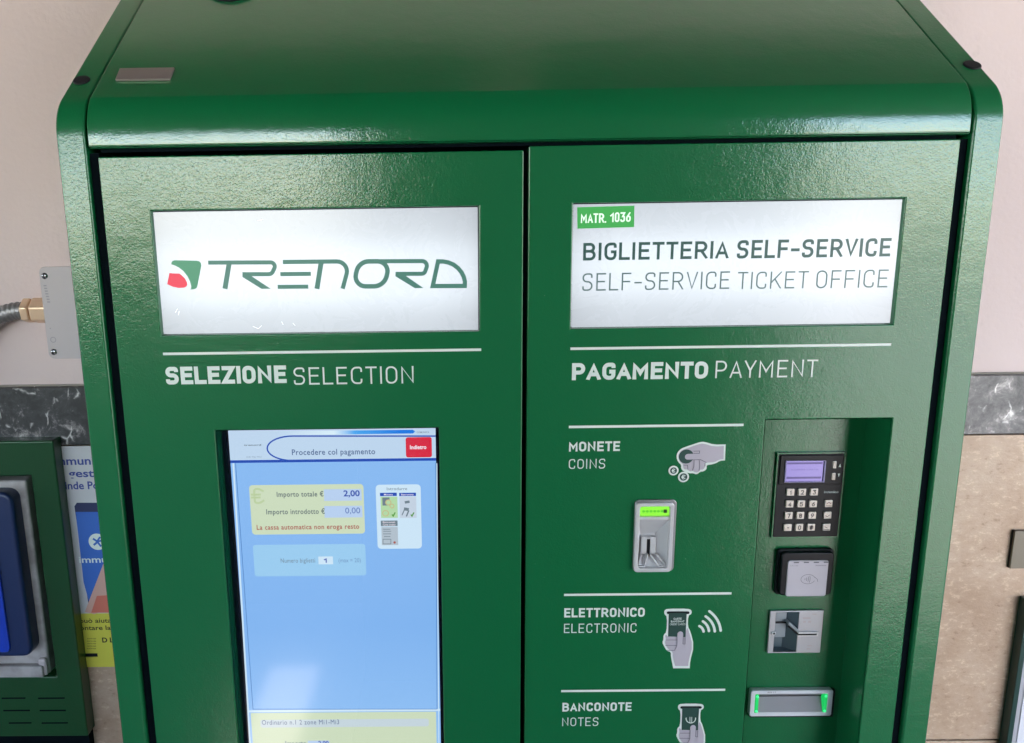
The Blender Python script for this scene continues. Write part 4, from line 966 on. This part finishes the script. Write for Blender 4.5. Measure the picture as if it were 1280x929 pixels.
pq('hand_print', [(131, 700), (170, 680), (178, 742), (118, 768), (106, 765)], mat('poster_skin', (.62, .36, .30, 1), .5), 3)
pq('sleeve_print', [(114, 766), (121, 745), (170, 742), (180, 766)], mat('poster_coral', (.62, .16, .11, 1), .5), 4)
c = px(122, 677, QY); bm = bmesh.new(); disc(bm, c.x, c.z, .0155, QY-.00105, n=30); obj('app_emblem', bm, M_white, PO)
bm = bmesh.new(); yy = QY-.0013
ribbon(bm, [(c.x-.007, c.z+.006), (c.x+.001, c.z), (c.x-.007, c.z-.006)], .0036, yy); ribbon(bm, [(c.x+.006, c.z+.009), (c.x, c.z+.001), (c.x+.009, c.z+.002)], .0034, yy-.0001); ribbon(bm, [(c.x+.006, c.z-.009), (c.x+.001, c.z-.001)], .0034, yy-.0002)
obj('app_emblem', bm, M_pb, PO)
def pt(text, u0, u1, vb, vt, m, bold=.01, k=3): return obj('lettering', tpx(text, u0, u1, vb, vt, QY-.0006-.00015*k, bold), m, PO)
pt('Immuni', 65, 118, 581, 571, M_pt, .02); pt('può gesti', 52, 121, 596.5, 587, M_pt, .02); pt('Kinde Po', 73, 124, 611.5, 602, M_pt, .02)
pt('immuni', 99, 146, 703.4, 695.5, M_white, .015, 5)
pt('può aiutarci', 100, 150, 778.5, 773, M_black, .012); pt('ontare la di', 100, 149, 787.5, 782, M_black, .012)
for i in range(5): pt('scarica app', 109, 120, 799+i*3.1, 797.3+i*3.1, M_black, 0)
bm = bmesh.new(); a = RC(107, 816.8, 122, 821, QY-.0012); sheet(bm, [(a[0], a[2]), (a[1], a[2]), (a[1], a[3]), (a[0], a[3])], QY-.0012); obj('badge_print', bm, M_black, PO)
pt('D L', 128, 142, 803, 797, M_black, .03)

# ------------------------------------------------------------------ blue device cabinet at the left
VF = .318
xr = (px(58.8, 554, VF).x+px(118, 929, VF).x)/2; xl = xr-.34; z1 = px(30, 551.5, VF).z; z0 = px(60, 921, VF).z
VM = thing('validator_cabinet', 'shaded green wall cabinet holding a blue ticket validator, at the left edge', 'ticket validator', ((xl+xr)/2, WY, z0))
bm = door(xl, xr, z0, z1, [(xl+.03, px(36, 594, VF).x+.003, px(30, 846, VF).z, px(20, 595, VF).z)], .03)
for v_ in bm.verts: v_.co.y += VF
vg = green_paint('shaded_cabinet_green', (.006, .060, .018, 1), .2)  # green lowered so the cabinet's shade sits in the colour
obj('cabinet_shell', bm, vg, VM, bevel=.003, seg=3)
obj('lower_body', nbox(xl+.01, xr-.004, VF+.01, WY-.015, .5, z0-.004), M_inner, VM)
hx1 = px(36, 594, VF).x+.003; hz0 = px(30, 846, VF).z; hz1 = px(20, 595, VF).z
obj('well', nbox(xl+.03, hx1, VF+.026, VF+.029, hz0, hz1), vg, VM)
# grey tray
tx1 = (px(32.5, 600, VF).x+px(65, 838, VF).x)/2; tz1 = px(15, 600, VF).z; tz0 = px(30, 841, VF).z
M_tray = mat('tray_grey', (.33, .31, .32, 1), .5)
n = N(M_tray, 'ShaderNodeTexNoise', Scale=30., Detail=5.); L(M_tray, coords(M_tray), n.inputs['Vector'])
rr = ramp(M_tray, [(.35, (.30, .26, .26, 1)), (.6, (.46, .42, .43, 1))]); L(M_tray, n.outputs[0], rr.inputs[0]); L(M_tray, rr.outputs[0], bsdf(M_tray).inputs['Base Color'])
tr = obj('tray', nbox(tx1-.28, tx1, VF-.004, VF+.025, tz0, tz1), M_tray, VM, bevel=.004, seg=3)
obj('tray_lip', nbox(tx1-.28, tx1-.0061, VF-.016, VF-.0042, tz0, tz0+.022), M_tray, VM, bevel=.003)
obj('tray_corner', nbox(tx1-.016, tx1-.001, VF-.012, VF-.0041, tz0+.0005, tz0+.034), M_plate, VM, bevel=.004)
dx1 = (px(13, 630, VF-.03).x+px(40, 800, VF-.03).x)/2; dz1 = px(8, 616, VF-.03).z; dz0 = px(20, 822, VF-.03).z
M_bp = mat('blue_plastic', (.008, .022, .095, 1), .4, coat=.2)
obj('validator_body', slab(bmesh.new(), rrect(dx1-.20, dx1, dz0, dz1, .018), VF-.03, VF+.010), M_bp, VM, bevel=.007, seg=5, ang=50)
bx = px(3, 760, VF-.032).x
obj('front_insert', slab(bmesh.new(), rrect(bx-.15, bx+.004, dz0+.012, dz1-.08, .008), VF-.034, VF-.028), mat('bright_blue_plastic', (.01, .05, .50, 1), .3, coat=.3), VM, bevel=.002)
for v_, L_ in ((872.8, ((2, 32), (47.5, 81))), (888.2, ((4, 37.5), (49.5, 82.5))), (903.8, ((11, 39.5), (52, 85)))):
    for a_, b_ in L_:
        a = px(a_, v_, VF); b = px(b_, v_, VF); z = (a.z+b.z)/2
        obj('vent_slot', slab(bmesh.new(), rrect(a.x, b.x, z-.0013, z+.0013, .0012, 3), VF-.0004, VF+.001), M_inner, VM)

# ------------------------------------------------------------------ right edge
q = px(1266, 686, .338)
br = thing('wall_bracket', 'grey metal bracket fixed to the stone wall right of the machine', 'bracket', (q.x, WY, q.z))
z1 = px(1270, 664, .338).z; z0 = px(1270, 711, .338).z
M_bk = mat('bracket_metal', (.17, .145, .115, 1), .5, metal=.4)
obj('bracket_arm', nbox(q.x, q.x+.09, .338, .342, z0, z1), M_bk, br, bevel=.001)
obj('side_cheek', nbox(q.x, q.x+.003, .3421, WY-.0145, z0, z1), M_black, br)
q0 = (px(1280, 735, .335).x+px(1254.5, 929, .335).x)/2; zt_ = px(1278, 560, .335).z
nbd = thing('display_case', 'green framed display case cut off by the lower right edge', 'display case', (q0, WY, .5))
zt_ = z0-.055
bm = ringslab(bmesh.new(), [(q0, .3), (q0+.6, .3), (q0+.6, zt_), (q0, zt_)], [(q0+.009, .32), (q0+.59, .32), (q0+.59, zt_-.02), (q0+.009, zt_-.02)], .325, WY-.015)
obj('frame', bm, mat('dark_green_frame', (.006, .035, .03, 1), .35), nbd, bevel=.001)
obj('notice_panel', nbox(q0+.0095, q0+.589, .328, .335, .321, zt_-.021), mat('notice_grey', (.36, .34, .38, 1), .5), nbd)
obj('inner_sheet', nbox(q0+.019, q0+.57, .3265, .3279, .34, zt_-.04), mat('notice_paper', (.62, .60, .66, 1), .5), nbd)
